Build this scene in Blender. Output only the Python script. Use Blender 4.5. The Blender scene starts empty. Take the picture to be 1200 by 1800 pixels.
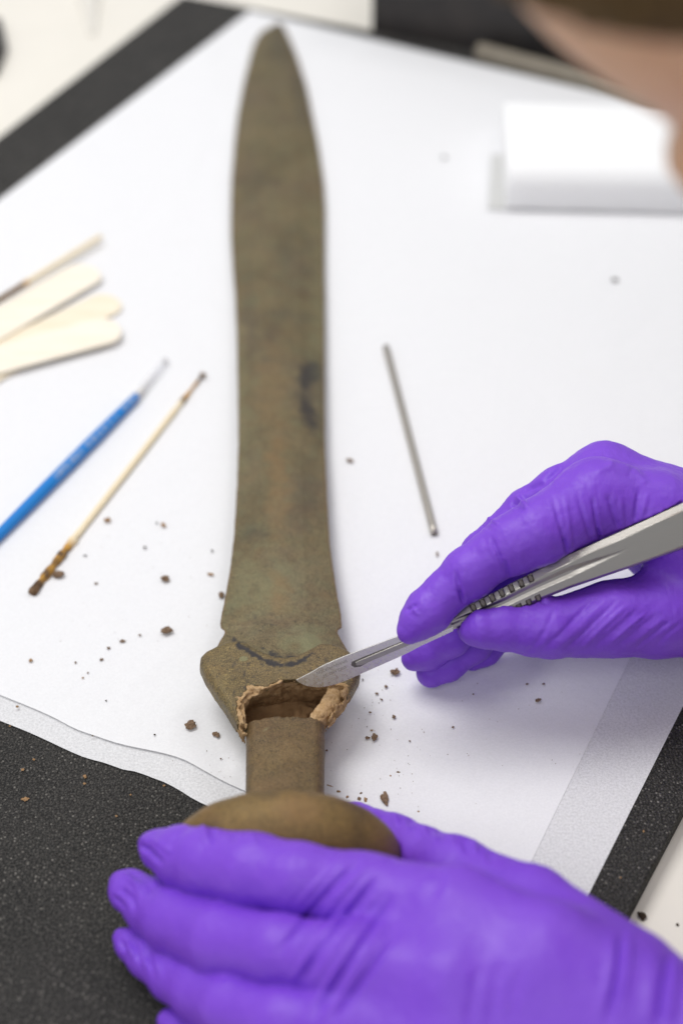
import bpy, math, random
import numpy as np
from mathutils import Vector, noise as mnoise

# ------------------------------------------------------------------ camera, world, lamps
CM = 0.01                                   # everything below is written in centimetres
scene = bpy.context.scene
col = scene.collection
PITCH = math.radians(41.3); CAMH = 42.0; FPX = 2961.0
SP, CP = math.sin(PITCH), math.cos(PITCH)
cam_d = bpy.data.cameras.new("camera"); cam = bpy.data.objects.new("camera", cam_d); col.objects.link(cam)
cam_d.sensor_fit = 'VERTICAL'; cam_d.sensor_height = 36.0; cam_d.sensor_width = 24.0
cam_d.lens = FPX / 1800 * 36.0
cam_d.clip_start = 0.01; cam_d.clip_end = 50
cam.location = (0, 0, CAMH * CM); cam.rotation_euler = (math.radians(90) - PITCH, 0, 0)
cam_d.dof.use_dof = True; cam_d.dof.focus_distance = 0.545; cam_d.dof.aperture_fstop = 5.0
cam_d.dof.aperture_blades = 9
scene.camera = cam

world = bpy.data.worlds.new("World"); scene.world = world; world.use_nodes = True
bg = world.node_tree.nodes["Background"]
bg.inputs[0].default_value = (0.95, 0.97, 1.0, 1); bg.inputs[1].default_value = 0.55

def lamp(name, loc, target, sx, sy, power, colr):
    d = bpy.data.lights.new(name, 'AREA'); d.shape = 'RECTANGLE'; d.size = sx; d.size_y = sy
    d.energy = power; d.color = colr
    o = bpy.data.objects.new(name, d); col.objects.link(o); o.location = loc
    o.rotation_euler = (Vector(target) - Vector(loc)).to_track_quat('-Z', 'Y').to_euler()
    return o
lamp("ceiling_or_fill_lamp", (-0.55, 0.75, 1.45), (0, 0.45, 0), 0.9, 0.7, 15.8, (1.0, 0.985, 0.97))
lamp("ceiling_or_fill_lamp", (0.75, 1.15, 1.6), (0.05, 0.5, 0), 0.6, 0.6, 4.5, (1.0, 0.985, 0.97))

lamp("ceiling_or_fill_lamp", (-0.35, -0.75, 1.35), (0.0, 0.5, 0), 0.9, 0.5, 5.6, (1.0, 0.985, 0.97))  # unseen soft fill, added behind the camera to lift the front faces

scene.view_settings.view_transform = 'Standard'; scene.view_settings.look = 'None'
scene.view_settings.exposure = -0.07; scene.view_settings.gamma = 1.0
scene.cycles.use_denoising = True

# ------------------------------------------------------------------ helpers
rng = np.random.default_rng(7); random.seed(7)
CAMP = np.array([0, 0, CAMH])
AX_R = np.array([1.0, 0, 0]); AX_U = np.array([0, SP, CP]); AX_F = np.array([0, CP, -SP])

def ray(px, py):
    return AX_F + (px - 600) / FPX * AX_R - (py - 900) / FPX * AX_U
def P(px, py, z=0.0):
    """the point of the place at height z (cm) that the photograph shows at a pixel"""
    d = ray(px, py); t = (z - CAMH) / d[2]
    return CAMP + t * d
def D_(px, py, depth):
    return CAMP + depth * ray(px, py)
def to_px(V):
    R = np.asarray(V, float) - CAMP
    f = R @ AX_F
    return np.stack([600 + FPX * (R @ AX_R) / f, 900 - FPX * (R @ AX_U) / f], -1)
def pxcm(px, py, z):                       # pixels per cm there
    return FPX / ((P(px, py, z) - CAMP) @ AX_F)
def isect(a, b, c, d):
    """2-D intersection of lines ab and cd"""
    a, b, c, d = [np.asarray(v, float)[:2] for v in (a, b, c, d)]
    r, s = b - a, d - c
    t = ((c - a)[0] * s[1] - (c - a)[1] * s[0]) / (r[0] * s[1] - r[1] * s[0])
    return a + t * r

def mesh_obj(name, V, F, mat, parent=None, origin=None, smooth=True, attrs=None, mats=None, fmat=None):
    V = np.asarray(V, float)
    if parent is not None: origin = parent["o"] if "o" in parent else (0, 0, 0)
    if origin is None: origin = (0, 0, 0)
    o3 = np.array(origin, float)
    me = bpy.data.meshes.new(name)
    me.from_pydata(((V - o3) * CM).tolist(), [], [list(map(int, f)) for f in F])
    me.validate(clean_customdata=False)
    for m in (mats or [mat]): me.materials.append(m)
    if fmat is not None: me.polygons.foreach_set("material_index", np.asarray(fmat, np.int32))
    me.polygons.foreach_set("use_smooth", [smooth] * len(me.polygons))
    for k, a in (attrs or {}).items():
        at = me.attributes.new(k, 'FLOAT', 'POINT'); at.data.foreach_set("value", np.asarray(a, np.float32))
    me.update()
    ob = bpy.data.objects.new(name, me); col.objects.link(ob)
    if parent is not None:
        ob.parent = parent; ob["o"] = [float(x) for x in origin]
    else:
        ob.location = Vector(origin) * CM; ob["o"] = [float(x) for x in origin]
    return ob
def tag(o, label, cat=None, group=None):
    o["label"] = label
    if cat: o["category"] = cat
    if group: o["group"] = group
    return o
def thing(name, origin, label, cat, group=None):
    e = bpy.data.objects.new(name, None); col.objects.link(e)
    e.empty_display_size = 0.01
    e.location = Vector(origin) * CM; e["o"] = [float(x) for x in origin]
    return tag(e, label, cat, group)

def fbm(Pn, scale, octs=3, seed=0):
    out = np.empty(len(Pn))
    for i, p in enumerate(Pn):
        out[i] = mnoise.fractal(Vector((p[0] * scale + seed, p[1] * scale - seed, p[2] * scale + 2 * seed)), 1.0, 2.0, octs)
    return out
_tab = rng.random((64, 64, 64)).astype(np.float32) * 2 - 1
def vnoise(Pn, scale, seed=0):
    """vectorised smooth value noise, -1..1"""
    q = np.asarray(Pn) * scale + np.array([seed * 7.3, seed * 3.1, seed * 5.7])
    i = np.floor(q).astype(np.int64); f = (q - i); f = f * f * (3 - 2 * f)
    i &= 63; j = (i + 1) & 63
    x0, y0, z0 = i.T; x1, y1, z1 = j.T; fx, fy, fz = f.T
    T = _tab
    a = T[x0, y0, z0] * (1 - fx) + T[x1, y0, z0] * fx
    b = T[x0, y1, z0] * (1 - fx) + T[x1, y1, z0] * fx
    c = T[x0, y0, z1] * (1 - fx) + T[x1, y0, z1] * fx
    d = T[x0, y1, z1] * (1 - fx) + T[x1, y1, z1] * fx
    return (a * (1 - fy) + b * fy) * (1 - fz) + (c * (1 - fy) + d * fy) * fz

# --- distance-field modelling
def cap(p, a, b, ra, rb):
    a = np.asarray(a, np.float32); b = np.asarray(b, np.float32)
    ab = b - a; L = float(ab @ ab) + 1e-9
    t = np.clip(((p - a) @ ab) / L, 0, 1)
    q = p - a - t[:, None] * ab
    return np.sqrt((q * q).sum(1)) - (ra + (rb - ra) * t)
def smin(a, b, k):
    h = np.maximum(k - np.abs(a - b), 0) / k
    return np.minimum(a, b) - h * h * k * 0.25
def chain(p, pts, rs, k=0.25):
    d = None
    for i in range(len(pts) - 1):
        c = cap(p, pts[i], pts[i + 1], rs[i], rs[i + 1])
        d = c if d is None else smin(d, c, k)
    return d
def ellip(p, c, ax, r):
    """ellipsoid with axes rows ax, radii r"""
    q = (p - np.asarray(c, np.float32)) @ np.asarray(ax, np.float32).T
    r = np.asarray(r, np.float32)
    k0 = np.sqrt(((q / r) ** 2).sum(1)); k1 = np.sqrt(((q / (r * r)) ** 2).sum(1)) + 1e-6
    return k0 * (k0 - 1) / k1
def poly2d(p, poly):
    """signed distance to a polygon in xy"""
    poly = np.asarray(poly, np.float32)[:, :2]
    x, y = p[:, 0], p[:, 1]
    d = np.full(len(p), 1e9, np.float32); s = np.ones(len(p), np.float32)
    n = len(poly)
    for i in range(n):
        a = poly[i]; b = poly[i - 1]; e = b - a
        wx, wy = x - a[0], y - a[1]
        t = np.clip((wx * e[0] + wy * e[1]) / (e @ e + 1e-12), 0, 1)
        bx, by = wx - e[0] * t, wy - e[1] * t
        d = np.minimum(d, bx * bx + by * by)
        c1 = y >= a[1]; c2 = y < b[1]; c3 = e[0] * wy > e[1] * wx
        flip = (c1 & c2 & c3) | (~c1 & ~c2 & ~c3)
        s = np.where(flip, -s, s)
    return s * np.sqrt(d)

def nets(f, lo, hi, h, iters=2):
    lo = np.asarray(lo, float); hi = np.asarray(hi, float)
    n = np.ceil((hi - lo) / h).astype(int) + 1
    # coarse pass, then only the blocks near the surface
    xs = [lo[i] + h * np.arange(n[i]) for i in range(3)]
    Dg = np.full(n, 1e3, np.float32)
    B = 8
    cs = [np.arange(0, n[i], B) for i in range(3)]
    C = np.stack(np.meshgrid(*[lo[i] + h * (cs[i] + B / 2) for i in range(3)], indexing='ij'), -1).reshape(-1, 3).astype(np.float32)
    dc = f(C)
    near = np.abs(dc) < h * B * 0.95 + 0.05
    idx = np.stack(np.meshgrid(*cs, indexing='ij'), -1).reshape(-1, 3)
    sgn = np.where(dc < 0, -1e3, 1e3).astype(np.float32)
    for (i, j, k), s in zip(idx[~near], sgn[~near]): Dg[i:i + B, j:j + B, k:k + B] = s
    off = np.stack(np.meshgrid(range(B), range(B), range(B), indexing='ij'), -1).reshape(-1, 3)
    nb = idx[near]
    for c0 in range(0, len(nb), 400):
        I = (nb[c0:c0 + 400, None, :] + off[None]).reshape(-1, 3)
        ok = (I < n).all(1); I = I[ok]
        Dg[I[:, 0], I[:, 1], I[:, 2]] = f((lo + h * I).astype(np.float32))
    S = Dg < 0
    nx, ny, nz = n - 1
    cnt = np.zeros((nx, ny, nz), np.int8)
    for a in (0, 1):
        for b in (0, 1):
            for c in (0, 1): cnt += S[a:nx + a, b:ny + b, c:nz + c]
    mixed = (cnt > 0) & (cnt < 8)
    ci = np.argwhere(mixed); ids = np.full((nx, ny, nz), -1, np.int64); ids[mixed] = np.arange(len(ci))
    acc = np.zeros((len(ci), 3)); num = np.zeros(len(ci))
    corners = [(a, b, c) for a in (0, 1) for b in (0, 1) for c in (0, 1)]
    for a in corners:
        for ax in range(3):
            if a[ax] == 0:
                b = list(a); b[ax] = 1
                da = np.clip(Dg[ci[:, 0] + a[0], ci[:, 1] + a[1], ci[:, 2] + a[2]], -h, h)
                db = np.clip(Dg[ci[:, 0] + b[0], ci[:, 1] + b[1], ci[:, 2] + b[2]], -h, h)
                m = (da < 0) != (db < 0)
                t = np.where(m, da / np.where(m, da - db, 1), 0)
                pa = ci + np.array(a); pt = pa.astype(float); pt[:, ax] += t
                acc[m] += pt[m]; num[m] += 1
    V = lo + h * acc / num[:, None]
    F = []
    for ax in range(3):
        o1, o2 = [(1, 2), (2, 0), (0, 1)][ax]
        sl0 = [slice(None)] * 3; sl1 = [slice(None)] * 3
        sl0[ax] = slice(0, n[ax] - 1); sl1[ax] = slice(1, n[ax])
        A, Bm = S[tuple(sl0)], S[tuple(sl1)]
        for want in (True, False):
            e = np.argwhere((A != Bm) & (A == want))
            e = e[(e[:, o1] > 0) & (e[:, o2] > 0) & (e[:, o1] < n[o1] - 1) & (e[:, o2] < n[o2] - 1)]
            q = []
            for (u, v) in ((0, 0), (-1, 0), (-1, -1), (0, -1)):
                c = e.copy(); c[:, o1] += u; c[:, o2] += v
                q.append(ids[c[:, 0], c[:, 1], c[:, 2]])
            q = np.stack(q, 1); q = q[(q >= 0).all(1)]
            F.append(q if want else q[:, ::-1])
    F = np.concatenate(F)
    for _ in range(iters):
        d, N = grad(f, V); V = V - N * np.clip(d, -h, h)[:, None] * 0.9
    return V, F
def grad(f, V, e=0.02):
    Vf = V.astype(np.float32); d = f(Vf); N = np.empty_like(V)
    for i in range(3):
        s = np.zeros(3, np.float32); s[i] = e
        N[:, i] = f(Vf + s) - f(Vf - s)
    return d, N / (np.linalg.norm(N, axis=1, keepdims=True) + 1e-9)
def vnormals(V, F):
    T = np.concatenate([F[:, [0, 1, 2]], F[:, [0, 2, 3]]])
    fn = np.cross(V[T[:, 1]] - V[T[:, 0]], V[T[:, 2]] - V[T[:, 0]])
    N = np.zeros_like(V)
    for i in range(3): np.add.at(N, T[:, i], fn)
    return N / (np.linalg.norm(N, axis=1, keepdims=True) + 1e-12)
def polyline_dist(X, pts):
    """distance of 2-D points to a polyline, and the position 0..1 along it"""
    pts = np.asarray(pts, float); best = np.full(len(X), 1e9); tt = np.zeros(len(X)); side = np.zeros(len(X))
    seg = np.linalg.norm(np.diff(pts, axis=0), axis=1); cum = np.concatenate([[0], np.cumsum(seg)])
    for i in range(len(pts) - 1):
        a, b = pts[i], pts[i + 1]; e = b - a
        t = np.clip(((X - a) @ e) / (e @ e), 0, 1)
        r = X - a - t[:, None] * e; d = np.hypot(r[:, 0], r[:, 1])
        m = d < best
        best[m] = d[m]; tt[m] = (cum[i] + t[m] * seg[i]) / cum[-1]
        side[m] = np.sign(e[0] * r[m, 1] - e[1] * r[m, 0])
    return best, tt, side
def sculpt(V, F, strokes):
    """press creases (depth < 0) and raise folds (depth > 0) into a surface along strokes"""
    N = vnormals(V, F); X = to_px(V)
    view = CAMP - V; view /= np.linalg.norm(view, axis=1, keepdims=True)
    fac = np.clip(((N * view).sum(1) + 0.15) / 0.4, 0, 1)
    disp = np.zeros(len(V))
    for pts, w, dep in strokes:
        pts = smooth_line(pts)
        d, t, _ = polyline_dist(X, pts); w = w * 0.85
        taper = np.clip(np.minimum(t, 1 - t) * 5 + 0.15, 0, 1)
        g = np.exp(-(d / w) ** 2) - 0.35 * np.exp(-(d / (2.0 * w)) ** 2)
        disp += 1.8 * dep * taper * g
    return V + N * (disp * fac)[:, None]
def smooth_line(pts, n=6):
    pts = np.asarray(pts, float)
    if len(pts) < 3: return pts
    ext = np.vstack([2 * pts[0] - pts[1], pts, 2 * pts[-1] - pts[-2]])
    out = []
    for i in range(1, len(ext) - 2):
        p0, p1, p2, p3 = ext[i - 1:i + 3]
        for t in np.linspace(0, 1, n, endpoint=False):
            out.append(0.5 * (2 * p1 + (p2 - p0) * t + (2 * p0 - 5 * p1 + 4 * p2 - p3) * t ** 2 + (3 * p1 - p0 - 3 * p2 + p3) * t ** 3))
    out.append(pts[-1]); return np.array(out)
def tube(pts, rs, n=16, caps=True):
    pts = np.asarray(pts, float); V = []; F = []
    for i, p in enumerate(pts):
        t = pts[min(i + 1, len(pts) - 1)] - pts[max(i - 1, 0)]; t /= np.linalg.norm(t)
        a = np.cross(t, [0, 0, 1.0]); a /= np.linalg.norm(a); b = np.cross(a, t)
        for j in range(n):
            th = 2 * math.pi * j / n
            V.append(p + rs[i] * (math.cos(th) * a + math.sin(th) * b))
    for i in range(len(pts) - 1):
        for j in range(n):
            F.append((i * n + j, i * n + (j + 1) % n, (i + 1) * n + (j + 1) % n, (i + 1) * n + j))
    if caps:
        F.append(tuple(range(n))[::-1]); F.append(tuple((len(pts) - 1) * n + j for j in range(n)))
    return np.array(V), F
def slab(poly, z0, z1, bev=0.05):
    """extruded outline with a small bevel; poly is a list of 3-D or 2-D points"""
    Q = np.asarray(poly, float)[:, :2]
    if 0.5 * np.sum(Q[:, 0] * np.roll(Q[:, 1], -1) - np.roll(Q[:, 0], -1) * Q[:, 1]) < 0: Q = Q[::-1]
    e = np.roll(Q, -1, 0) - Q; e /= np.linalg.norm(e, axis=1, keepdims=True)
    nrm = np.stack([e[:, 1], -e[:, 0]], 1); vn = nrm + np.roll(nrm, 1, 0)
    vn /= np.maximum(np.linalg.norm(vn, axis=1, keepdims=True), 0.3)
    n = len(Q); rings = [(bev, z0), (0, z0 + bev), (0, z1 - bev), (bev * 0.3, z1 - bev * 0.3), (bev, z1)]
    V = np.concatenate([np.column_stack([Q - vn * b, np.full(n, z)]) for b, z in rings]); F = []
    for k in range(len(rings) - 1):
        for j in range(n): F.append((k * n + j, k * n + (j + 1) % n, (k + 1) * n + (j + 1) % n, (k + 1) * n + j))
    F.append(tuple(range(n))[::-1]); F.append(tuple((len(rings) - 1) * n + j for j in range(n)))
    return V, F

# ------------------------------------------------------------------ materials
class M:
    def __init__(s, name):
        s.m = bpy.data.materials.new(name); s.m.use_nodes = True; s.t = s.m.node_tree
        s.b = s.t.nodes["Principled BSDF"]; s.out = s.t.nodes["Material Output"]
        s.co = s.n('ShaderNodeTexCoord').outputs['Object']
    def n(s, kind, **kw):
        nd = s.t.nodes.new(kind)
        for k, v in kw.items(): setattr(nd, k, v)
        return nd
    def link(s, a, b): s.t.links.new(a, b)
    def noise(s, scale, detail=4, rough=0.55, dist=0.0, stretch=None):
        nd = s.n('ShaderNodeTexNoise'); nd.inputs['Scale'].default_value = scale
        nd.inputs['Detail'].default_value = detail; nd.inputs['Roughness'].default_value = rough
        nd.inputs['Distortion'].default_value = dist
        src = s.co
        if stretch:
            mp = s.n('ShaderNodeMapping'); mp.inputs['Scale'].default_value = stretch[:3]
            if len(stretch) > 3: mp.inputs['Rotation'].default_value = (0, 0, stretch[3])
            s.link(src, mp.inputs['Vector']); src = mp.outputs[0]
        s.link(src, nd.inputs['Vector']); return nd.outputs[0]
    def ramp(s, fac, stops, interp='LINEAR'):
        r = s.n('ShaderNodeValToRGB'); cr = r.color_ramp; cr.interpolation = interp
        while len(cr.elements) < len(stops): cr.elements.new(0.5)
        for e, (p, c) in zip(cr.elements, stops):
            e.position = p; e.color = (c, c, c, 1) if isinstance(c, (int, float)) else (*c, 1)
        s.link(fac, r.inputs[0]); return r.outputs[0]
    def mix(s, fac, a, b, mode='MIX'):
        x = s.n('ShaderNodeMix', data_type='RGBA', blend_type=mode)
        for sock, v in ((0, fac), (6, a), (7, b)):
            if isinstance(v, (int, float)): x.inputs[sock].default_value = v
            elif isinstance(v, tuple): x.inputs[sock].default_value = (*v, 1)
            else: s.link(v, x.inputs[sock])
        return x.outputs[2]
    def math(s, op, a, b=0.0):
        x = s.n('ShaderNodeMath', operation=op)
        for i, v in ((0, a), (1, b)):
            if isinstance(v, (int, float)): x.inputs[i].default_value = v
            else: s.link(v, x.inputs[i])
        return x.outputs[0]
    def attr(s, name):
        a = s.n('ShaderNodeAttribute'); a.attribute_name = name; return a.outputs['Fac']
    def bump(s, h, strength=0.3, dist=0.001):
        b = s.n('ShaderNodeBump'); b.inputs['Strength'].default_value = strength; b.inputs['Distance'].default_value = dist
        s.link(h, b.inputs['Height']); s.link(b.outputs[0], s.b.inputs['Normal'])
    def set(s, **kw):
        names = dict(color='Base Color', rough='Roughness', metal='Metallic', spec='Specular IOR Level', trans='Transmission Weight',
                     ior='IOR', sss='Subsurface Weight', sssr='Subsurface Radius', ssss='Subsurface Scale', coat='Coat Weight', sheen='Sheen Weight', aniso='Anisotropic')
        for k, v in kw.items():
            sk = s.b.inputs[names[k]]
            if hasattr(v, 'is_output'): s.link(v, sk)
            elif isinstance(v, tuple) and len(v) == 3 and k == 'color': sk.default_value = (*v, 1)
            else: sk.default_value = v
        return s

def bronze(name, tint=(1, 1, 1), green=0.5, gold=0.0):
    m = M(name); t = lambda c: tuple(a * b for a, b in zip(c, tint))
    big = m.noise(38, 5, 0.6, 0.6); mid = m.noise(150, 5, 0.65); fine = m.noise(900, 3, 0.7); fl = m.noise(420, 4, 0.75, 0.3)
    c = m.ramp(big, [(0.3, t((0.120, 0.090, 0.044))), (0.5, t((0.178, 0.136, 0.068))), (0.7, t((0.225, 0.172, 0.092)))])
    gm = m.ramp(mid, [(0.45, 0.0), (0.68, green)])
    c = m.mix(gm, c, t((0.155, 0.16, 0.082)))
    om = m.ramp(m.noise(60, 4, 0.6, 1.0), [(0.55, 0.0), (0.75, 0.45)])
    c = m.mix(om, c, t((0.21, 0.125, 0.055)))
    c = m.mix(m.ramp(m.noise(24, 4, 0.6, 0.5), [(0.48, 0.0), (0.66, 0.6)]), c, t((0.150, 0.105, 0.070)))
    c = m.mix(m.ramp(fl, [(0.56, 0.0), (0.70, 0.75 * gold + 0.12)]), c, t((0.36, 0.27, 0.10)))
    c = m.mix(m.ramp(fl, [(0.30, 0.75), (0.43, 0.0)]), c, t((0.055, 0.045, 0.028)))
    c = m.mix(m.ramp(fine, [(0.35, 0.45), (0.5, 0.0)]), c, t((0.06, 0.05, 0.03)))
    sp = m.noise(2700, 2, 0.8)
    c = m.mix(m.ramp(sp, [(0.37, 0.95), (0.48, 0.0)]), c, t((0.05, 0.042, 0.026)))
    c = m.mix(m.ramp(sp, [(0.54, 0.0), (0.66, 0.45 + 0.5 * gold)]), c, t((0.34, 0.27, 0.125)))
    c = m.mix(m.attr("dark"), c, (0.028, 0.026, 0.03))
    c = m.mix(m.attr("pale"), c, (0.235, 0.235, 0.125))
    c = m.mix(m.attr("rust"), c, (0.25, 0.145, 0.06))
    m.set(color=c, rough=m.ramp(mid, [(0.3, 0.58), (0.7, 0.42)]), metal=0.25, spec=0.4)
    m.bump(m.math('ADD', m.math('ADD', m.math('MULTIPLY', fine, 0.5), m.math('MULTIPLY', sp, 0.35)), fl), 0.55, 0.0006)
    return m.m
MB_blade = bronze("patinated_bronze_blade", green=0.55)
MB_guard = bronze("patinated_bronze_guard", tint=(1.06, 1.0, 0.86), green=0.2, gold=0.55)
MB_grip = bronze("patinated_bronze_grip", tint=(0.86, 0.74, 0.62), green=0.05)
MB_pommel = bronze("patinated_bronze_pommel", tint=(1.2, 0.98, 0.66), green=0.05, gold=0.1)

m = M("clay_core")
n1 = m.noise(500, 6, 0.75); n2 = m.noise(120, 4, 0.6)
c = m.ramp(n1, [(0.3, (0.28, 0.165, 0.08)), (0.48, (0.50, 0.325, 0.165)), (0.70, (0.66, 0.47, 0.28))])
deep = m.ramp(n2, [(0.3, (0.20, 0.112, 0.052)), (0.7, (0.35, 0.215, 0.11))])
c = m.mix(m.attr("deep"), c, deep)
m.set(color=c, rough=0.9, spec=0.15); m.bump(n1, 0.8, 0.0012); M_clay = m.m

m = M("nitrile_glove")
n1 = m.noise(1500, 2, 0.6); n2 = m.noise(70, 4, 0.55)
c = m.mix(m.ramp(n2, [(0.3, 0.0), (0.8, 0.6)]), (0.185, 0.052, 0.60), (0.225, 0.073, 0.66))
m.set(color=c, rough=m.ramp(m.noise(120, 4, 0.6), [(0.3, 0.42), (0.7, 0.54)]), spec=0.42, sss=0.12, sssr=(0.5, 0.25, 1.0), ssss=0.004)
m.bump(m.math('ADD', m.math('MULTIPLY', n1, 0.10), m.math('ADD', m.noise(330, 4, 0.65), m.math('MULTIPLY', m.math('ABSOLUTE', m.math('SUBTRACT', m.noise(150, 3, 0.5, 0.8, (1, 0.22, 0.6, 0.5)), 0.5)), 1.6))), 0.24, 0.0009); M_glove = m.m

def tissue(name, t0, t1):
    m = M(name)
    n1 = m.noise(1300, 4, 0.7, 0.5, (1, 2.2, 1, 0.5)); n2 = m.noise(3000, 2, 0.7); n3 = m.noise(9, 5, 0.55, 1.2)
    c = m.mix(m.ramp(n1, [(0.3, 0.0), (0.7, 1.0)]), (0.85, 0.85, 0.87), (0.895, 0.895, 0.91))
    c = m.mix(m.ramp(m.noise(22, 5, 0.7), [(0.60, 0.0), (0.85, 0.5)]), c, (0.84, 0.83, 0.83))
    m.set(color=c, rough=0.85, spec=0.2)
    h = m.math('ADD', m.math('MULTIPLY', m.math('ADD', n1, m.math('MULTIPLY', n2, 0.5)), 0.20), m.math('MULTIPLY', m.math('ABSOLUTE', m.math('SUBTRACT', n3, 0.5)), 6.0))
    m.bump(h, 0.28, 0.0016)
    tr = m.n('ShaderNodeBsdfTransparent'); mx = m.n('ShaderNodeMixShader')
    m.link(m.ramp(m.noise(1200, 4, 0.75), [(0.34, t0), (0.66, t1)]), mx.inputs[0])
    m.link(m.b.outputs[0], mx.inputs[1]); m.link(tr.outputs[0], mx.inputs[2]); m.link(mx.outputs[0], m.out.inputs[0])
    return m.m
M_tissue = tissue("tissue_paper", 0.07, 0.13); M_tissue2 = tissue("tissue_paper_thin", 0.10, 0.33)

m = M("black_foam")
v = m.n('ShaderNodeTexVoronoi'); v.inputs['Scale'].default_value = 950; m.link(m.co, v.inputs['Vector'])
sep = m.n('ShaderNodeSeparateColor'); m.link(v.outputs['Color'], sep.inputs[0])
spk = m.math('MULTIPLY', m.ramp(sep.outputs[0], [(0.62, 0.0), (0.85, 0.5), (1.0, 1.0)]), m.ramp(m.noise(22, 5, 0.65), [(0.3, 0.35), (0.7, 1.3)]))
edge = m.ramp(v.outputs['Distance'], [(0.15, 1.0), (0.45, 0.0)])
n1 = m.noise(30, 4, 0.6)
base = m.ramp(n1, [(0.3, (0.014, 0.014, 0.014)), (0.7, (0.026, 0.025, 0.024))])
c = m.mix(m.math('MULTIPLY', spk, edge), base, (0.34, 0.32, 0.29))
c = m.mix(m.ramp(m.noise(1400, 3, 0.8), [(0.46, 0.0), (0.68, 1.0)]), c, (0.11, 0.103, 0.095))
m.set(color=c, rough=0.75, spec=0.25)
m.bump(m.math('ADD', v.outputs['Distance'], m.noise(700, 3, 0.7)), 0.8, 0.0012); M_foam = m.m

m = M("cream_laminate"); n1 = m.noise(25, 5, 0.6)
m.set(color=m.ramp(n1, [(0.3, (0.80, 0.765, 0.69)), (0.7, (0.84, 0.80, 0.725))]), rough=0.4, spec=0.4); m.bump(m.noise(600, 3, 0.6), 0.05, 0.0004); M_table = m.m
def wood(name, c1, c2):
    m = M(name); n1 = m.noise(260, 5, 0.6, 0.4, (0.12, 1.0, 1.0, -0.5)); n2 = m.noise(40, 3, 0.5)
    c = m.mix(m.ramp(n1, [(0.3, 0.0), (0.7, 1.0)]), c1, c2)
    c = m.mix(m.attr("soil"), c, (0.10, 0.055, 0.025))
    c = m.mix(m.attr("ochre"), c, (0.50, 0.25, 0.045))
    m.set(color=c, rough=0.65, spec=0.25); m.bump(n1, 0.25, 0.0005); return m.m
M_wood = wood("birch_wood", (0.82, 0.71, 0.53), (0.90, 0.82, 0.67))
M_wood2 = wood("birch_wood_pale", (0.87, 0.78, 0.64), (0.92, 0.86, 0.75))
m = M("bamboo"); n1 = m.noise(300, 4, 0.6)
c = m.mix(n1, (0.82, 0.68, 0.45), (0.90, 0.79, 0.58))
soil = m.ramp(m.noise(380, 5, 0.7), [(0.3, (0.05, 0.026, 0.012)), (0.55, (0.15, 0.085, 0.04)), (0.75, (0.26, 0.16, 0.085))])
c = m.mix(m.attr("ochre"), c, (0.55, 0.29, 0.05)); c = m.mix(m.attr("soil"), c, soil)
m.set(color=c, rough=0.6, spec=0.3); m.bump(n1, 0.4, 0.0006); M_bamboo = m.m
m = M("soil"); n1 = m.noise(700, 5, 0.7)
m.set(color=m.ramp(n1, [(0.3, (0.135, 0.085, 0.052)), (0.7, (0.34, 0.235, 0.16))]), rough=0.95, spec=0.1); m.bump(n1, 0.9, 0.001); M_soil = m.m
m = M("tan_soil"); n1 = m.noise(700, 5, 0.7)
m.set(color=m.ramp(n1, [(0.3, (0.27, 0.155, 0.075)), (0.7, (0.50, 0.32, 0.18))]), rough=0.95, spec=0.1); m.bump(n1, 0.9, 0.001); M_tan = m.m
m = M("dark_soil"); n1 = m.noise(700, 5, 0.7)
m.set(color=m.ramp(n1, [(0.3, (0.03, 0.022, 0.017)), (0.7, (0.09, 0.065, 0.045))]), rough=0.95, spec=0.1); M_dsoil = m.m
def metal(name, c, r, sc=(1, 1, 1)):
    m = M(name); n1 = m.noise(900, 3, 0.6, 0, sc)
    m.set(color=c, rough=m.ramp(n1, [(0.3, r - 0.07), (0.7, r + 0.07)]), metal=1.0); m.bump(n1, 0.06, 0.0003); return m.m
M_steel = metal("brushed_steel", (0.40, 0.385, 0.36), 0.38, (0.15, 1.5, 1.5))
M_bladesteel = metal("blade_steel", (0.74, 0.725, 0.69), 0.30, (1, 0.1, 1))
M_rod = metal("dull_steel", (0.50, 0.465, 0.42), 0.42)
m = M("etched_print"); m.set(color=(0.22, 0.2, 0.18), rough=0.6, metal=0.5); M_etch = m.m
m = M("blue_lacquer")
c = m.mix(m.math('MULTIPLY', m.attr("print"), 0.5), (0.006, 0.20, 0.60), (0.42, 0.46, 0.55))
m.set(color=c, rough=0.4, spec=0.35, coat=0.05); M_blue = m.m
m = M("clear_plastic"); m.set(color=(0.9, 0.9, 0.95), rough=0.1, spec=0.6)
lw = m.n('ShaderNodeLayerWeight'); lw.inputs[0].default_value = 0.35; tr = m.n('ShaderNodeBsdfTransparent'); mx = m.n('ShaderNodeMixShader')
m.link(m.ramp(lw.outputs['Facing'], [(0.3, 0.12), (1.0, 0.75)]), mx.inputs[0]); m.link(tr.outputs[0], mx.inputs[1]); m.link(m.b.outputs[0], mx.inputs[2]); m.link(mx.outputs[0], m.out.inputs[0]); M_clear = m.m
m = M("white_foam"); m.set(color=(0.92, 0.92, 0.93), rough=0.7, spec=0.2, sss=0.5, sssr=(1.0, 1.0, 1.0), ssss=0.008); m.bump(m.noise(500, 3, 0.6), 0.1, 0.0005); M_wfoam = m.m
m = M("shadow_grey"); m.set(color=(0.60, 0.60, 0.59), rough=0.8, spec=0.2); M_shadow = m.m  # grey for the shadow painted beside the foam block
m = M("black_plastic"); n1 = m.noise(30, 4, 0.6)
m.set(color=m.ramp(n1, [(0.35, (0.022, 0.021, 0.022)), (0.7, (0.045, 0.038, 0.035))]), rough=0.5, spec=0.4); m.bump(m.noise(900, 2), 0.1, 0.0004); M_case = m.m
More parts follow.
